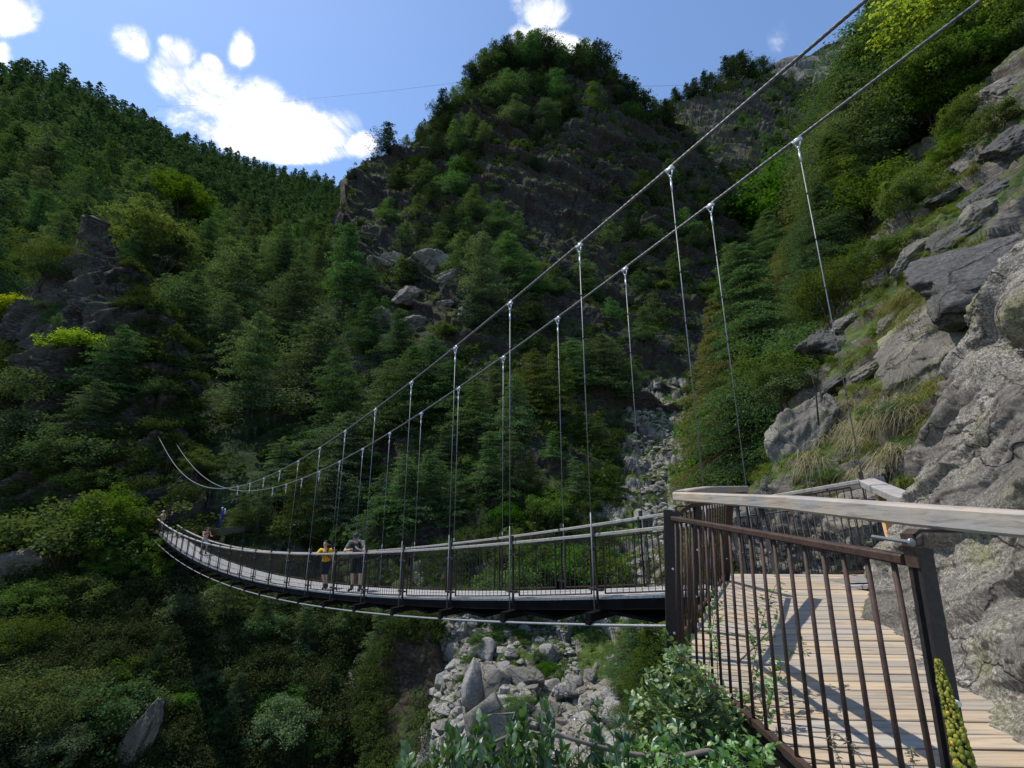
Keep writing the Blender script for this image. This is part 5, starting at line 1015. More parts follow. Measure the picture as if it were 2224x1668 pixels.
rock(RD[2], unproj(1700, 1060, 11.0), .45, .5, .45, (0, .2, .3), 'dark rock foot under the rounded boulder', None, 'rock')
rock(RGR[2], unproj(1740, 1210, 9.0), 1.1, .8, .75, (0, .1, .3), 'light lichened boulder behind the back railing', None, 'rock')
rock(RGR[1], unproj(1850, 1180, 8.0), .8, .7, .7, (.4, .1, 1.3), 'lichened boulder wedged behind the back railing', None, 'rock')
# bare twigs, cable across the valley
mb = MB(); b0 = unproj(1775, 905, 10.6); b1 = unproj(1760, 800, 10.7); mb.tube([b0-[0, 0, .2], (b0+b1)/2+[.05, 0, 0], b1], [.022, .015, .005], 5)
for f, d in ((.35, (-.35, 0, .3)), (.55, (.3, 0, .35)), (.7, (-.25, .1, .25)), (.8, (.2, 0, .2))): q = b0+(b1-b0)*f; mb.tube([q, q+np.array(d)*.5+[0, 0, .02], q+np.array(d)], [.01, .006, .002], 4)
tag(mb.build('bare_sapling', M['bark'], None, True), 'bare dark sapling standing in the hillside grass', 'dead tree')
for (x, y, h, lab) in [(790, 1600, 140, 'grey dead larch with bare twigs on the lower bank'), (1595, 1000, 0, '')]:
    if not h: continue
    p = T_F.at(x, y); H = pxh(p, h); mb = MB(); top = p+[-.35*H, 0, H]; mb.tube([p-[0, 0, .3], (p+top)/2, top], [.05, .03, .008], 6)
    for i in range(46):
        f = RR.uniform(.2, .98); q = p+(top-p)*f; a = RR.uniform(0, 6.28); L = .45*H*(1-f)+.15; e = q+np.array([math.cos(a)*L, math.sin(a)*L, -.1*L]); mb.tube([q, (q+e)/2+[0, 0, .05], e], [.012, .008, .003], 3, cap=False)
    tag(mb.build('dead_tree', M['barkgrey'], None, True), lab, 'dead tree')
def wire(pts, lab): mb = MB(); mb.tube(pts, .055, 5); tag(mb.build('overhead_wire', M['black'], None, True), lab, 'cable')
aw = [unproj(x, y, d) for x, y, d in [(340, 231, 330), (370, 230, 330), (500, 227, 305), (620, 220, 285), (700, 212, 270), (850, 197, 250), (940, 186, 238), (1015, 176, 228), (1120, 165, 215), (1400, 187, 190), (1440, 186.5, 190), (1475, 185, 190), (1560, 182, 270)]]
wire(aw, 'thin wire of a goods cableway spanning the valley from ridge to ridge')
# ---------------------------------------------------------------- the bank under the viewer
def bankz(X, Y): return -1.75 - .30*np.maximum(Y, -1) - .25*np.maximum(0, .9-X) - .09*np.maximum(Y, 0)**2
gx, gy = np.meshgrid(np.linspace(-7, 1.3, 90), np.linspace(-6, 4.2, 110)); gz = bankz(gx, gy); G_ = np.stack([gx, gy, gz], -1); G_[..., 2] += .18*fbm(G_*1.3, 6, 5)
i = np.arange(109)[:, None]*90; j = np.arange(89)[None]; o = mesh_np('near_bank', G_.reshape(-1, 3), np.stack([i+j, i+j+1, i+91+j, i+90+j], -1).reshape(-1, 4), M['slope'], True); tag(o, kind='structure')

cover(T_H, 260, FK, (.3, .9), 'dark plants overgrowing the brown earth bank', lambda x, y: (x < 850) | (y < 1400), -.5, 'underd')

for (x, y, rx, rz, tl) in [(930, 570, 48, 30, .5), (975, 600, 34, 24, .2), (860, 560, 30, 18, .6), (820, 570, 26, 14, .3), (880, 640, 36, 20, .5), (1020, 680, 34, 18, .2), (830, 700, 40, 22, .6), (900, 700, 30, 16, .4), (800, 640, 24, 20, .3), (960, 660, 26, 14, .1), (850, 750, 34, 18, .5), (780, 690, 30, 14, .6), (1190, 870, 22, 12, .3), (1150, 800, 26, 12, .4)]:
    p = T_B.at(x, y+rz*.4); s = p[1]/1000
    rock(RGR[RR.randrange(3)], p+[0, .4*rx*s, 0], rx*s, rx*s, rz*s*1.2, (RR.uniform(-.3, .3), -tl, RR.uniform(0, 6)), 'grey broken outcrop catching the sun on the left foot of the central crag', 'sunlit outcrops of the crag foot', 'rock')

for i, (x, y, r_) in enumerate([(1890, 800, .34), (1940, 870, .30), (1850, 700, .42), (2080, 500, .6), (1985, 560, .5), (2150, 420, .7), (2100, 350, .6), (1830, 950, .30), (1905, 1045, .3), (1700, 1110, .35), (2050, 640, .35), (2200, 300, .8), (2170, 190, .8), (2050, 420, .4), (1960, 690, .4), (1820, 820, .35), (2120, 470, .5)]):
    p = T_D.at(x, y); rock(RD[i % 3] if i % 2 else RGR[i % 3], p+[.25*r_, .3*r_, -.1*r_], r_*1.5, r_, r_*.7, (RR.uniform(-.3, .3), -.6+RR.uniform(-.2, .2), RR.uniform(0, .8)), 'weathered rock bedded in the grass of the near hillside', 'rocks bedded in the hillside grass', 'rock')
place('ylf', 'moss_clump', 'small green moss clump where the boulder meets the boards', 'moss', onz(1893, 1345, -1.04)+[0, 0, -.02], .045, 1.0, parts=False)
for a in [(2090, 250, 190, 'btree1', 'fresh green rowan overhanging the rocks at the upper right'), (2010, 180, 170, 'btree0', 'bright green rowan between the two main cables'), (2160, 60, 170, 'btree1', 'green rowan beside the yellow maple at the top right'), (1940, 250, 150, 'leafy1', 'bright green shrub below the far main cable')]:
    put(T_D, *a)
# ---------------------------------------------------------------- close plants with real leaves
def leafset(name, mat, parent, base, dirs, nrm, L, Wd, fold=.25, curl=.15):
    """leaf blades: base points, directions, normals; six-point folded blades"""
    n = len(base); dirs = unit(dirs); nrm = unit(nrm-dirs*(nrm*dirs).sum(-1, keepdims=True)); sd = np.cross(dirs, nrm); L = np.asarray(L)[:, None]; Wd = np.asarray(Wd)[:, None]
    def q(t, w, h): return base+dirs*L*t+sd*Wd*w+nrm*(L*h)
    V = np.stack([q(0, 0, 0), q(.28, .5, fold*.18), q(.68, .42, fold*.14-curl*.2), q(1.0, 0, -curl), q(.68, -.42, fold*.14-curl*.2), q(.28, -.5, fold*.18), q(.5, 0, -curl*.12)], 1)
    b = np.arange(n)[:, None]*7; F = np.concatenate([b+np.array([[0, 1, 2, 6]]), b+np.array([[6, 2, 3, 3]]), b+np.array([[0, 6, 4, 5]]), b+np.array([[6, 3, 4, 4]])])
    V = V.reshape(-1, 3); m = len(V); quads_ = np.concatenate([b+np.array([[0, 1, 2, 6]]), b+np.array([[0, 6, 4, 5]])]); tri = np.concatenate([b+np.array([[6, 2, 3]]), b+np.array([[6, 3, 4]])])
    # triangles written as quads through a point on the edge
    ext = (V[tri[:, 0]]*.5+V[tri[:, 2 if False else 1]]*.5); tq = np.stack([tri[:, 0], m+np.arange(len(tri)), tri[:, 1], tri[:, 2]], 1)
    return mesh_np(name, np.concatenate([V, ext]), np.concatenate([quads_, tq]), M[mat], False, parent)
def bez(a, b, c, n):
    t = np.linspace(0, 1, n)[:, None]; return a*(1-t)**2+b*2*t*(1-t)+c*t*t
def near_bush(name, label, cat, stems, mat, kind='rose', L=.04, step=.05, seed=0, group=None, leafy_from=.2):
    rng = np.random.default_rng(seed); r = thing(name, label, cat, tuple(stems[0][0]), 0, group); O = np.array(r.location); mb = MB(); B, D, Nr, Ls, Ws = [], [], [], [], []
    for (a, b, c) in stems:
        a, b, c = map(np.array, (a, b, c)); ln = np.linalg.norm(b-a)+np.linalg.norm(c-b); n = max(6, int(ln/step)); pts = bez(a, b, c, n)
        mb.tube(pts-O, np.linspace(.0055, .0015, n)*(1.3 if kind == 'willow' else 1), 5)
        for i in range(int(n*leafy_from), n):
            p = pts[i]; d = unit(pts[min(i+1, n-1)]-pts[max(i-1, 0)]+1e-9)
            for rep in range(2 if kind == 'rose' else 3):
                a_ = rng.normal(size=3); a_ = unit(a_-d*a_.dot(d)+np.array([0, 0, .3])); td = unit(a_+d*.6+np.array([0, 0, .1]))
                if kind == 'rose':
                    if rng.random() < .25: continue
                    rl = L*rng.uniform(1.6, 2.6); up = unit(np.array([0, 0, 1.0])+rng.normal(0, .45, 3)); sdd = unit(np.cross(td, up)); e = p+td*rl-[0, 0, .15*rl]
                    mb.tube([p-O, (p+e)/2-O, e-O], .0012, 3, cap=False)
                    for (f, s_) in ((.35, 1), (.35, -1), (.66, 1), (.66, -1), (1, 0)):
                        q = p+(e-p)*f; dd = unit(sdd*s_*.9+td*(.55 if s_ else 1)); B.append(q); D.append(dd+rng.normal(0, .12, 3)); Nr.append(up+rng.normal(0, .25, 3)); l = L*rng.uniform(.75, 1.15); Ls.append(l); Ws.append(l*.62)
                else:
                    l = L*rng.uniform(.6, 1.15); B.append(p); D.append(td+d*.5+rng.normal(0, .15, 3)); Nr.append(unit(np.array([0, 0, 1.0])+rng.normal(0, .5, 3))); Ls.append(l); Ws.append(l*.50)
    mb.build('stems', M['barkstem'], r, True)
    leafset('leaves', mat, r, np.array(B)-O, np.array(D), np.array(Nr), Ls, Ws); return r
M['barkstem'] = simple('green brown stem', (0.10, 0.085, 0.04), .7, 0, .3, 12); M['branch'] = simple('grey branch', (0.16, 0.14, 0.12), .8, 0, .3, 14, .4, .002)
rs = np.random.default_rng(77)
def to(px, py, Y): return unproj(px, py, Y)
def rand_stems(n, gx, gy, tgt, seed, lift=.35, sub=3):
    g = np.random.default_rng(seed); out_ = []
    for i in range(n):
        px, py, Y = tgt[g.integers(len(tgt))]; c = to(px+g.normal(0, 26), py+g.normal(0, 24), Y+g.normal(0, .12))
        a = np.array([g.uniform(*gx), g.uniform(*gy), 0]); a = np.array([a[0], a[1], float(bankz(a[0], a[1]))-.05]) if a[0] < 1.3 else a
        m = (a+c)/2+np.array([g.normal(0, .12), g.normal(0, .12), lift*g.uniform(.6, 1.4)]); out_.append((a, m, c))
    return out_
rose_t = [(x, y, 2.75) for x, y in [(1420, 1480), (1450, 1540), (1500, 1500), (1540, 1560), (1480, 1600), (1560, 1620), (1430, 1620), (1530, 1660), (1600, 1600), (1620, 1660), (1400, 1560), (1380, 1640), (1490, 1440), (1560, 1500), (1460, 1660), (1600, 1540), (1440, 1500), (1520, 1620), (1570, 1580), (1340, 1660)]]
near_bush('rose_bush', 'leafy wild rose bush growing against the outside of the near railing', 'rose bush', rand_stems(60, (.5, 1.15), (2.0, 3.2), rose_t, 1), 'rose', 'rose', .040, .055, 1)
near_bush('rose_bush', 'pale wild rose mass in the corner below the railing', 'rose bush', rand_stems(30, (.2, 1.0), (1.7, 2.6), [(x, y, 2.3) for x, y in [(1600, 1640), (1500, 1660), (1450, 1700), (1560, 1690), (1400, 1680), (1340, 1690), (1640, 1680)]], 2, .2), 'rose', 'rose', .040, .055, 2)
g_ = lambda x, y: np.array([x, y, float(bankz(x, y))])
near_bush('rose_shoot', 'long arching rose shoot reaching through the balusters over the boards', 'rose shoot', [(g_(1.0, 2.9), to(1560, 1480, 2.9), to(1690, 1262, 3.3)), (g_(1.05, 2.8), to(1540, 1500, 2.9), to(1560, 1300, 3.3)), (g_(1.0, 2.7), to(1570, 1500, 2.7), to(1745, 1395, 2.9)), (g_(1.0, 2.8), to(1500, 1500, 2.9), to(1555, 1330, 3.1)),
     (to(1600, 1440, 2.9), to(1650, 1400, 3.0), to(1685, 1350, 3.1)), (g_(1.0, 2.6), to(1600, 1560, 2.6), to(1680, 1500, 2.65))], 'rose', 'rose', .030, .085, 3, None, .35)
wt = [(x, y, 2.15) for x, y in [(930, 1640), (980, 1620), (1010, 1650), (1060, 1620), (1090, 1590), (1120, 1600), (1150, 1640), (1180, 1610), (1230, 1640), (1000, 1600), (1060, 1660), (1120, 1660), (900, 1665), (1200, 1665), (1150, 1585), (1090, 1575)]]
near_bush('willow_bush', 'glossy green willow bush along the bottom edge of the view', 'willow bush', rand_stems(58, (-.6, .4), (1.5, 2.3), wt, 5, .1), 'willow', 'willow', .056, .045, 5, None, .45)
near_bush('willow_bush', 'upright willow shoots between the willow bush and the roses', 'willow bush', rand_stems(16, (.3, .9), (1.6, 2.4), [(x, y, 2.3) for x, y in [(1330, 1600), (1380, 1570), (1400, 1530), (1300, 1640), (1270, 1600), (1420, 1600), (1360, 1650), (1450, 1580)]], 6, .1), 'willow', 'willow', .060, .06, 6, None, .4)
mb = MB(); br = [to(1640, 1665, 2.3), to(1540, 1632, 2.35), to(1470, 1645, 2.3), to(1380, 1640, 2.25), to(1300, 1622, 2.2), to(1225, 1600, 2.15), to(1175, 1570, 2.15), to(1120, 1548, 2.2), to(1060, 1552, 2.2)]
br = [g_(1.1, 1.9)]+br
mb.tube(br, [.016, .014, .013, .012, .011, .009, .007, .004, .003, .002], 7); mb.tube([to(1100, 1600, 2.15), to(1050, 1622, 2.15), to(980, 1640, 2.15)], [.006, .005, .003], 6); mb.tube([to(1225, 1600, 2.15), to(1150, 1590, 2.15), to(1100, 1600, 2.15)], [.007, .006, .006], 6)
tag(mb.build('branch', M['branch'], None, True), 'bare grey branch running through the willow leaves along the bottom', 'branch')
# mullein spike in front of the post
rt = thing('mullein', 'yellow green mullein flower spike standing in front of the dark railing post', 'flower', tuple(g_(.96, 1.05))); O = np.array(rt.location)
ax = [g_(.96, 1.05), to(2110, 1720, 1.10), to(2075, 1580, 1.12), to(2050, 1490, 1.14), to(2036, 1432, 1.15)]
mb = MB(); mb.tube([p-O for p in ax], [.008, .008, .006, .004, .002], 6); mb.build('stem', M['barkstem'], rt, True)
A_ = np.array(ax[1:]); Ls_ = np.concatenate([[0], np.cumsum(np.linalg.norm(np.diff(A_, axis=0), axis=1))]); mb = MB(); g = random.Random(3)
M['bud'] = foliage_mat('mullein buds', (0.13, 0.135, 0.035), (0.30, 0.27, 0.06), .1, .2, .2, 40); M['petal'] = simple('orange petals', (0.6, 0.33, 0.03), .6)
for i in range(420):
    s = Ls_[-1]*(i/420); p = np.array([np.interp(s, Ls_, A_[:, j]) for j in range(3)]); t = i/420; R = .0135*(1-t)**.55+.003; a = i*2.39996+g.uniform(-.7, .7)
    q = p+R*np.array([math.cos(a), math.sin(a), .2]); mb.ball(q-O, .0045*(1.15-t*.6)*g.uniform(.5, 1.35), 6, 5, (1, 1, 1.25), mi=1 if g.random() < .02 else 0)
mb.build('buds', [M['bud'], M['petal']], rt, True)
for (x0, y0, x1, y1, Y, lab) in [(1900, 1690, 1815, 1592, 1.75, 'nodding pale grass stalk left of the last balusters'), (1990, 1700, 1978, 1625, 1.7, 'upright seed grass stalk between the last balusters'), (1850, 1720, 1800, 1600, 1.8, 'short seed grass stalk by the bottom bar')]:
    p0 = g_(1.12, Y); p1 = to(x0, y0, Y); p2 = to(x1, y1, Y); mb = MB(); pts = bez(p1, (p1+p2)/2+[0, 0, .03], p2, 14); mb.tube([p0]+list(pts), .0012, 4)
    for i in range(6, 14):
        for k in range(4): e = pts[i]+np.array([g.uniform(-.02, .02), g.uniform(-.01, .01), g.uniform(-.015, .01)]); mb.tube([pts[i], (pts[i]+e)/2, e], [.0008, .002, .0005], 4)
    tag(mb.build('grass_stalk', M['straw'], None), lab, 'grass stalk')

# ---------------------------------------------------------------- people
SK = simple('skin', (0.60, 0.35, 0.25), .55, 0, .08, 20); SKT = simple('tanned skin', (0.42, 0.22, 0.13), .55, 0, .08, 20)
def cloth(n, c): return simple(n, c, .85, 0, .15, 25, .3, .004)
YEL = cloth('yellow shirt', (0.80, 0.42, 0.02)); GRN = cloth('grey green shirt', (0.10, 0.115, 0.10)); NAVY = cloth('navy shorts', (0.012, 0.014, 0.03)); BLK = cloth('black cloth', (0.016, 0.016, 0.018)); HAIR = cloth('dark hair', (0.03, 0.02, 0.014))
TEAL = cloth('dark teal pack', (0.015, 0.06, 0.055)); BLUE = cloth('blue jacket', (0.03, 0.07, 0.30)); WHT = cloth('white cap', (0.65, 0.65, 0.63)); LIL = cloth('pale lilac shorts', (0.35, 0.33, 0.42)); GREYB = cloth('grey boots', (0.06, 0.055, 0.05)); LENS = simple('dark lenses', (0.01, 0.01, 0.012), .15); LIP = simple('lips', (0.45, 0.12, 0.10), .5); GREYC = cloth('grey cap', (0.045, 0.05, 0.055))
def fuse(name, mb, mat, parent, vox=.012):
    me = bpy.data.meshes.new('t'); me.from_pydata(mb.v, [], mb.f); o = bpy.data.objects.new('t', me); C.objects.link(o)
    md = o.modifiers.new('r', 'REMESH'); md.mode = 'VOXEL'; md.voxel_size = vox; sm = o.modifiers.new('s', 'SMOOTH'); sm.factor = .5; sm.iterations = 2
    dg = bpy.context.evaluated_depsgraph_get(); m2 = bpy.data.meshes.new_from_object(o.evaluated_get(dg)); bpy.data.objects.remove(o); bpy.data.meshes.remove(me)
    m2.name = name; m2.materials.clear(); m2.materials.append(mat); m2.polygons.foreach_set('use_smooth', [True]*len(m2.polygons)); return link_mesh(name, m2, parent)
def limb(mb, pts, rs_):
    mb.tube(pts, rs_, 10)
    for p, r in zip(pts, rs_): mb.ball(p, r*.99, 10, 7)
def hand(mb, w, d, nrm, side, curl=.6, s=1.0):
    """palm and five fingers from wrist w along d, palm facing nrm"""
    w, d, nrm = (np.array(v, float) for v in (w, d, nrm)); d = unit(d); nrm = unit(nrm-d*d.dot(nrm)); sd = np.cross(d, nrm)*side
    c = w+d*.045*s
    for f in (-.028, -.01, .01, .028): mb.tube([w+sd*f*.6*s, w+d*.08*s+sd*f*s], [.014*s, .012*s], 6)
    for i, (f, L) in enumerate(((-.030, .062), (-.010, .075), (.010, .080), (.030, .070))):
        b = w+d*.08*s+sd*f*s; m = b+(d*math.cos(curl*.5)+nrm*math.sin(curl*.5))*L*.5*s; e = m+(d*math.cos(curl*1.3)+nrm*math.sin(curl*1.3))*L*.5*s; mb.tube([b, m, e], [.0095*s, .0088*s, .007*s], 6)
    b = w+d*.025*s+sd*.03*s; m = b+(sd*.7+d*.5+nrm*.3)*.035*s; e = m+(d*.8+sd*.2+nrm*.4)*.03*s; mb.tube([b, m, e], [.012*s, .010*s, .008*s], 6)
def person(label, loc, face, H, J, wear, skin=SK, vox=.012, look=None, group=None, hair=True, fem=False):
    """J: joints for a 1.75 m figure (x to its right, y forward, z up)"""
    r = thing('person', label, 'person', tuple(map(float, loc)), math.atan2(face[1], face[0])-math.pi/2, group); k = H/1.75
    J = {a: np.array(b, float)*k for a, b in J.items()}; q = lambda *n: [J[a] for a in n]; S = lambda v: v*k
    bd = MB(); limb(bd, q('hipl', 'kneel', 'ankl'), [S(.083), S(.056), S(.037)]); limb(bd, q('hipr', 'kneer', 'ankr'), [S(.083), S(.056), S(.037)])
    for sname in 'lr':
        K, A = J['knee'+sname], J['ank'+sname]; bd.ball(K+(A-K)*.3+np.array([0, -S(.016), 0]), S(.053), 10, 7, (1, 1, 1.7)); toe = J['toe'+sname]; limb(bd, [A, A*.4+toe*.6, toe], [S(.036), S(.034), S(.026)])
    wst = S(.115 if fem else .135); pel, cst, nk, hd = q('pel', 'chest', 'neck', 'head'); up = unit(nk-pel); 
    def blob(c, rx, ry, rz): bd.ball(c, 1, 14, 10, (rx, ry, rz))
    blob(pel, S(.16), S(.11), S(.13)); blob((pel+cst)/2, wst, S(.10), S(.17)); blob(cst, S(.165), S(.12), S(.18)); limb(bd, [J['shl'], cst+up*S(.09), J['shr']], [S(.058), S(.075), S(.058)])
    limb(bd, [cst+up*S(.12), nk, hd-unit(hd-nk)*S(.03)], [S(.075), S(.052), S(.05)])
    for s_, n_ in ((-1, 'l'), (1, 'r')):
        limb(bd, q('sh'+n_, 'el'+n_, 'wr'+n_), [S(.052), S(.040), S(.026)]); hand(bd, J['wr'+n_], J['hd'+n_]-J['wr'+n_], (0, 0, -1) if abs(unit(J['hd'+n_]-J['wr'+n_])[2]) < .8 else (-s_, 0, 0), 1, .7, k)
    fw = np.array(look if look is not None else (0, 1, 0), float); fw = unit(fw); hu = unit(np.array([0, 0, 1.0])-fw*fw[2]*1.0); rt_ = np.cross(fw, hu)
    hp = lambda x, y, z: hd+S(1)*(rt_*x+fw*y+hu*z)
    for (x, y, z, rr, sc) in [(0, -.012, .025, .088, (0.88, 1, 1)), (0, .02, -.03, .070, (.9, 1, 1.1)), (0, .035, -.075, .040, (1, .9, .8))]: bd.ball(hp(x, y, z), S(rr), 12, 9, sc)
    bd.tube([hp(0, .085, .02), hp(0, .108, -.022)], [S(.010), S(.017)], 6); bd.ball(hp(0, .104, -.024), S(.016), 6, 5)
    for s_ in (-1, 1): bd.ball(hp(s_*.082, -.005, -.005), S(.022), 6, 6, (.4, .8, 1.3)); bd.ball(hp(s_*.035, .075, -.02), S(.022), 6, 5)
    fuse('body', bd, skin, r, vox)
    e = MB()
    for s_ in (-1, 1): e.ball(hp(s_*.031, .083, .008), S(.0115), 6, 5)
    e.build('eyes', BLK, r, True); l = MB(); l.tube([hp(-.024, .086, -.052), hp(0, .095, -.056), hp(.024, .086, -.052)], [S(.004), S(.008), S(.004)], 6); l.build('mouth', LIP, r, True)
    if hair:
        h = MB(); h.ball(hp(0, -.028, .045), S(.094), 14, 9, (.92, 1, 1)); h.ball(hp(0, -.06, -.005), S(.072), 10, 7)
        if fem: h.ball(hp(0, -.115, .02), S(.035), 8, 6)
        fuse('hair', h, HAIR, r, S(.014))
    for w in wear:
        t = w[0]; mb = MB()
        if t == 'shirt':
            def b2(c, rx, ry, rz): mb.ball(c, 1, 16, 12, (rx, ry, rz))
            b2(cst, S(.182), S(.137), S(.19)); b2((pel+cst)/2, wst*1.16+S(.01), S(.122), S(.19)); b2(pel+up*S(.03), S(.168), S(.122), S(.11)); limb(mb, [J['shl'], cst+up*S(.085), J['shr']], [S(.070), S(.085), S(.070)])
            if fem: [mb.ball(cst+np.array([s_*S(.075), S(.09), -S(.02)]), S(.07), 10, 8) for s_ in (-1, 1)]
            for n_ in 'lr': a, b = J['sh'+n_], J['el'+n_]; f = w[2] if len(w) > 2 else .62; limb(mb, [a, a+(b-a)*f], [S(.070), S(.063)])
            if len(w) > 2 and w[2] > 1:
                for n_ in 'lr': limb(mb, q('el'+n_, 'wr'+n_), [S(.052), S(.040)])
        elif t in ('shorts', 'trousers'):
            mb.ball(pel, 1, 14, 10, (S(.178), S(.130), S(.125)))
            for n_ in 'lr':
                a, b, c = q('hip'+n_, 'knee'+n_, 'ank'+n_); limb(mb, [a, a+(b-a)*.82], [S(.103), S(.086)])
                if t == 'trousers': limb(mb, [a, b, b+(c-b)*.9], [S(.1), S(.075), S(.058)])
        elif t == 'boots':
            for n_ in 'lr': a, b, c = q('knee'+n_, 'ank'+n_, 'toe'+n_); mb = MB(); limb(mb, [b+(a-b)*.18, b], [S(.054), S(.052)]); limb(mb, [b-[0, S(.03), S(.025)], b*.4+c*.6, c], [S(.046), S(.045), S(.040)]); fuse('boot', mb, w[1], r, S(.012))
            continue
        elif t == 'pack':
            c = cst+np.array([0, -S(.20), S(.03)])+np.array(w[2] if len(w) > 2 else (0, 0, 0)); mb.ball(c, 1, 12, 9, (S(.16), S(.10), S(.26))); mb.ball(c+[0, -S(.05), -S(.06)], 1, 10, 8, (S(.12), S(.08), S(.14))); mb.ball(c+[0, S(.0), S(.22)], 1, 10, 8, (S(.15), S(.09), S(.08)))
            o = fuse('backpack', mb, w[1], r, S(.016))
            for s_ in (-1, 1):
                st = MB(); st.sweep([c+[s_*S(.09), S(.04), S(.16)], J['neck']+[s_*S(.10), -S(.02), S(.0)], cst+[s_*S(.105), S(.128), S(.07)], cst+[s_*S(.13), S(.13), -S(.06)], cst+[s_*S(.17), S(.02), -S(.14)]], S(.042), S(.012), up=(0, .8, .6)); g2 = st.build('strap', BLK, r); g2.parent = o
            st = MB(); st.beam(cst+[-S(.10), S(.142), S(.05)], cst+[S(.10), S(.142), S(.05)], S(.022), S(.010), up=(0, 1, 0)); g2 = st.build('strap', BLK, r); g2.parent = o; continue
        elif t == 'cap':
            mb.ball(hp(0, -.012, .052), S(.098), 14, 9, (.93, 1.02, .85)); mb.sweep([hp(0, .06, .055), hp(0, .115, .045), hp(0, .155, .030)], S(.13), S(.012), up=hu)
        elif t == 'glasses':
            for s_ in (-1, 1): mb.ball(hp(s_*.034, .090, .008), S(.024), 8, 6, (1.15, .45, .8)); mb.tube([hp(s_*.058, .085, .012), hp(s_*.082, 0, .010)], S(.004), 4)
            mb.tube([hp(-.02, .1, .014), hp(.02, .1, .014)], S(.005), 4); mb.build('sunglasses', w[1], r, True); continue
        fuse(t, mb, w[1], r, S(.013))
    return r
ST_ = dict(hipl=(-.09, 0, .92), kneel=(-.10, .03, .50), ankl=(-.10, -.01, .09), toel=(-.12, .15, .045), hipr=(.09, 0, .92), kneer=(.10, .03, .50), ankr=(.10, -.01, .09), toer=(.12, .15, .045), pel=(0, 0, .98), chest=(0, .0, 1.30), neck=(0, .01, 1.49), head=(0, .03, 1.64),
           shl=(-.185, 0, 1.42), ell=(-.25, -.02, 1.14), wrl=(-.26, .08, .90), hdl=(-.26, .10, .80), shr=(.185, 0, 1.42), elr=(.25, -.02, 1.14), wrr=(.26, .08, .90), hdr=(.26, .10, .80))
def onbridge(px, k0, inward):
    """foot point on the deck, inward metres from the near rail, seen at picture column px"""
    ks = np.linspace(k0-2, k0+2, 400); P = np.array([CL_(k, dz(k)+.0)+ND*(HW+.02-inward) for k in ks]); x, _ = project(P+[0, 0, .8]); i = np.argmin(np.abs(x-px)); return ks[i], P[i]
# (the figure's right is at picture left when it faces the viewer; local x is to its right)
k_, pw = onbridge(706, 5.4, .36)
rh = 1.16*1.75/1.62
Jw = dict(ST_, pel=(-.02, -.05, .97), chest=(.0, .06, 1.27), neck=(.0, .11, 1.46), head=(.0, .16, 1.61), shr=(.18, .08, 1.39), shl=(-.18, .04, 1.38), elr=(.27, .22, 1.25), wrr=(.08, .33, 1.285), hdr=(-.02, .36, 1.28), ell=(-.27, .02, 1.12), wrl=(-.34, .16, .96), hdl=(-.37, .2, .88),
          hipr=(.08, -.05, .91), kneer=(.03, .06, .49), ankr=(-.05, -.02, .09), toer=(-.04, .14, .045), hipl=(-.09, -.05, .91), kneel=(-.06, -.02, .50), ankl=(-.09, -.12, .09), toel=(-.13, .04, .045))
person('woman in a yellow shirt and sunglasses leaning on the bridge rail', pw, (.02, -1.0), 1.62, Jw, [('shirt', YEL), ('shorts', NAVY), ('boots', GREYB), ('pack', BLK), ('glasses', LENS)], vox=.0085, look=(.0, 1, -.02), fem=True)
k_, pm = onbridge(774, 4.3, .40)
Jm = dict(ST_, pel=(0, -.12, .97), chest=(.0, .04, 1.30), neck=(.0, .14, 1.45), head=(-.02, .24, 1.56), shr=(.20, .08, 1.40), shl=(-.20, .08, 1.40), elr=(.27, .30, 1.17), wrr=(.08, .42, 1.22), hdr=(-.02, .44, 1.25), ell=(-.30, .32, 1.18), wrl=(-.16, .42, 1.24), hdl=(-.10, .42, 1.30),
          hipr=(.10, -.12, .91), kneer=(.12, -.08, .49), ankr=(.13, -.12, .09), toer=(.15, .05, .045), hipl=(-.10, -.12, .91), kneel=(-.12, -.05, .49), ankl=(-.12, -.14, .09), toel=(-.15, .03, .045))
pmn = person('man in a dark cap looking down at a phone over the bridge rail', pm, (-.05, -1.0), 1.85, Jm, [('shirt', GRN), ('shorts', BLK), ('boots', GREYB), ('pack', TEAL, (.09, -.02, .0)), ('cap', GREYC)], vox=.0085, look=(-.05, .8, -.6))
ph = MB(); c_ = np.array([-.06, .47, 1.29])*1.85/1.75; a_ = math.atan2(-1.0, -.05)-math.pi/2; Rz = np.array([[math.cos(a_), -math.sin(a_), 0], [math.sin(a_), math.cos(a_), 0], [0, 0, 1]]); ph.box(Rz@c_+pm, (.075, .012, .15), Rz)
tag(ph.build('phone', M['black']), 'black phone held by the man in the dark cap', 'phone')
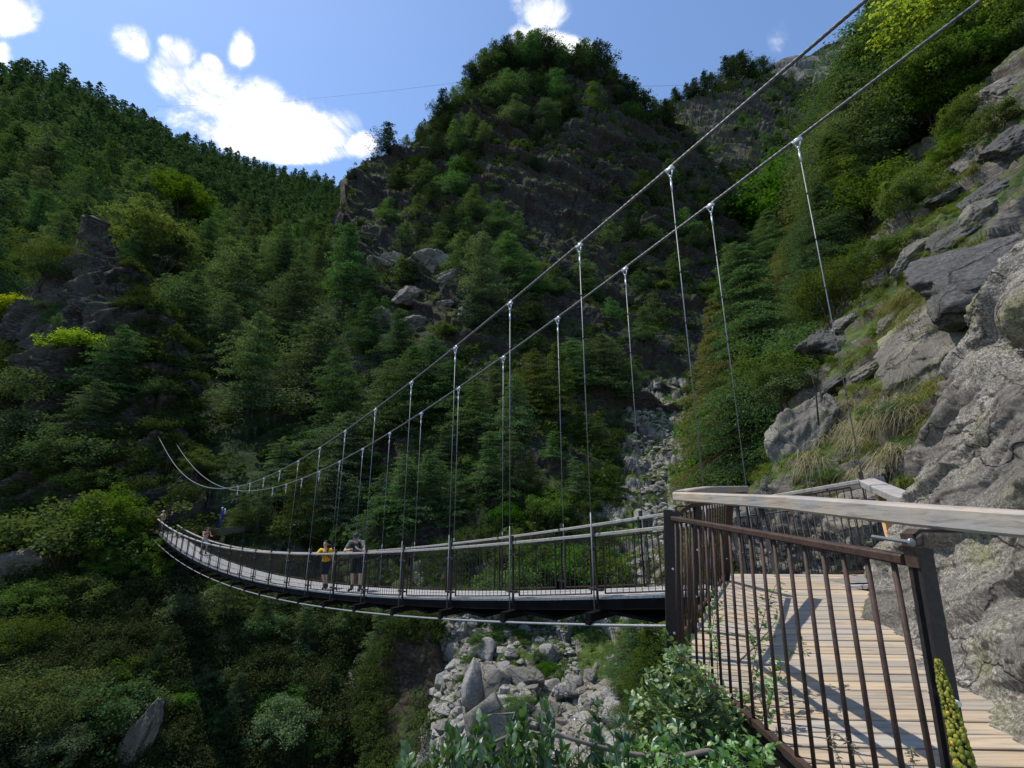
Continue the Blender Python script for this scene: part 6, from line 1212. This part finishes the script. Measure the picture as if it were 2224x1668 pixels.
k_, p3 = onbridge(445, 14.6, .9)
J3 = dict(ST_, chest=(0, .08, 1.30), neck=(0, .13, 1.47), head=(0, .18, 1.61), elr=(.24, .22, 1.18), wrr=(.2, .42, 1.20), hdr=(.2, .5, 1.25), ell=(-.24, .2, 1.16), wrl=(-.2, .42, 1.16), hdl=(-.2, .5, 1.2), kneel=(-.1, .18, .52), ankl=(-.1, .1, .1), toel=(-.1, .26, .06), kneer=(.1, -.02, .5), ankr=(.1, -.2, .12), toer=(.1, -.06, .05))
person('bare chested walker with dark bag and cap on the far half of the bridge', p3, (.82, -.57), 1.76, J3, [('shorts', LIL), ('boots', GREYB), ('pack', BLK), ('cap', GREYC)], SKT, .014)
k_, p4 = onbridge(352, 22.8, .35)
J4 = dict(ST_, chest=(.03, .05, 1.30), elr=(.28, .12, 1.22), wrr=(.34, .32, 1.2), hdr=(.36, .4, 1.2))
person('bare chested person in a light cap holding the rail at the far bridge end', p4, (-.25, -.97), 1.76, J4, [('shorts', LIL), ('boots', GREYB), ('cap', WHT)], SK, .016)
k_, p5 = onbridge(371, 23.1, .95)
person('person in dark clothes behind the shirtless one at the far bridge end', p5, (.3, -.95), 1.72, ST_, [('shirt', BLK, 1.2), ('trousers', BLK), ('boots', BLK)], SK, .016)
p6 = T_A.at(478, 1141); q6 = unproj(478, 1143, 45.3)
person('hiker in blue with a white cap on the path beyond the bridge', q6, (-.8, -.6), 1.72, ST_, [('shirt', BLUE, 1.2), ('trousers', BLUE), ('boots', BLK), ('pack', WHT), ('cap', WHT)], SK, .016)
mb = MB(); 
for x, y, r_ in [(430, 1143, 1.6), (455, 1146, 1.5), (478, 1149, 1.4), (510, 1146, 1.5)]: pass
pts = [unproj(x, y, d) for x, y, d in [(375, 1150, 45.5), (400, 1151, 45.6), (440, 1150, 45.5), (478, 1146, 45.3), (520, 1140, 46.5), (560, 1128, 49)]]
mb.sweep([p-[0, 0, .35] for p in pts], 1.5, .6); o = mb.build('path', M['slope']); tag(o, kind='structure')
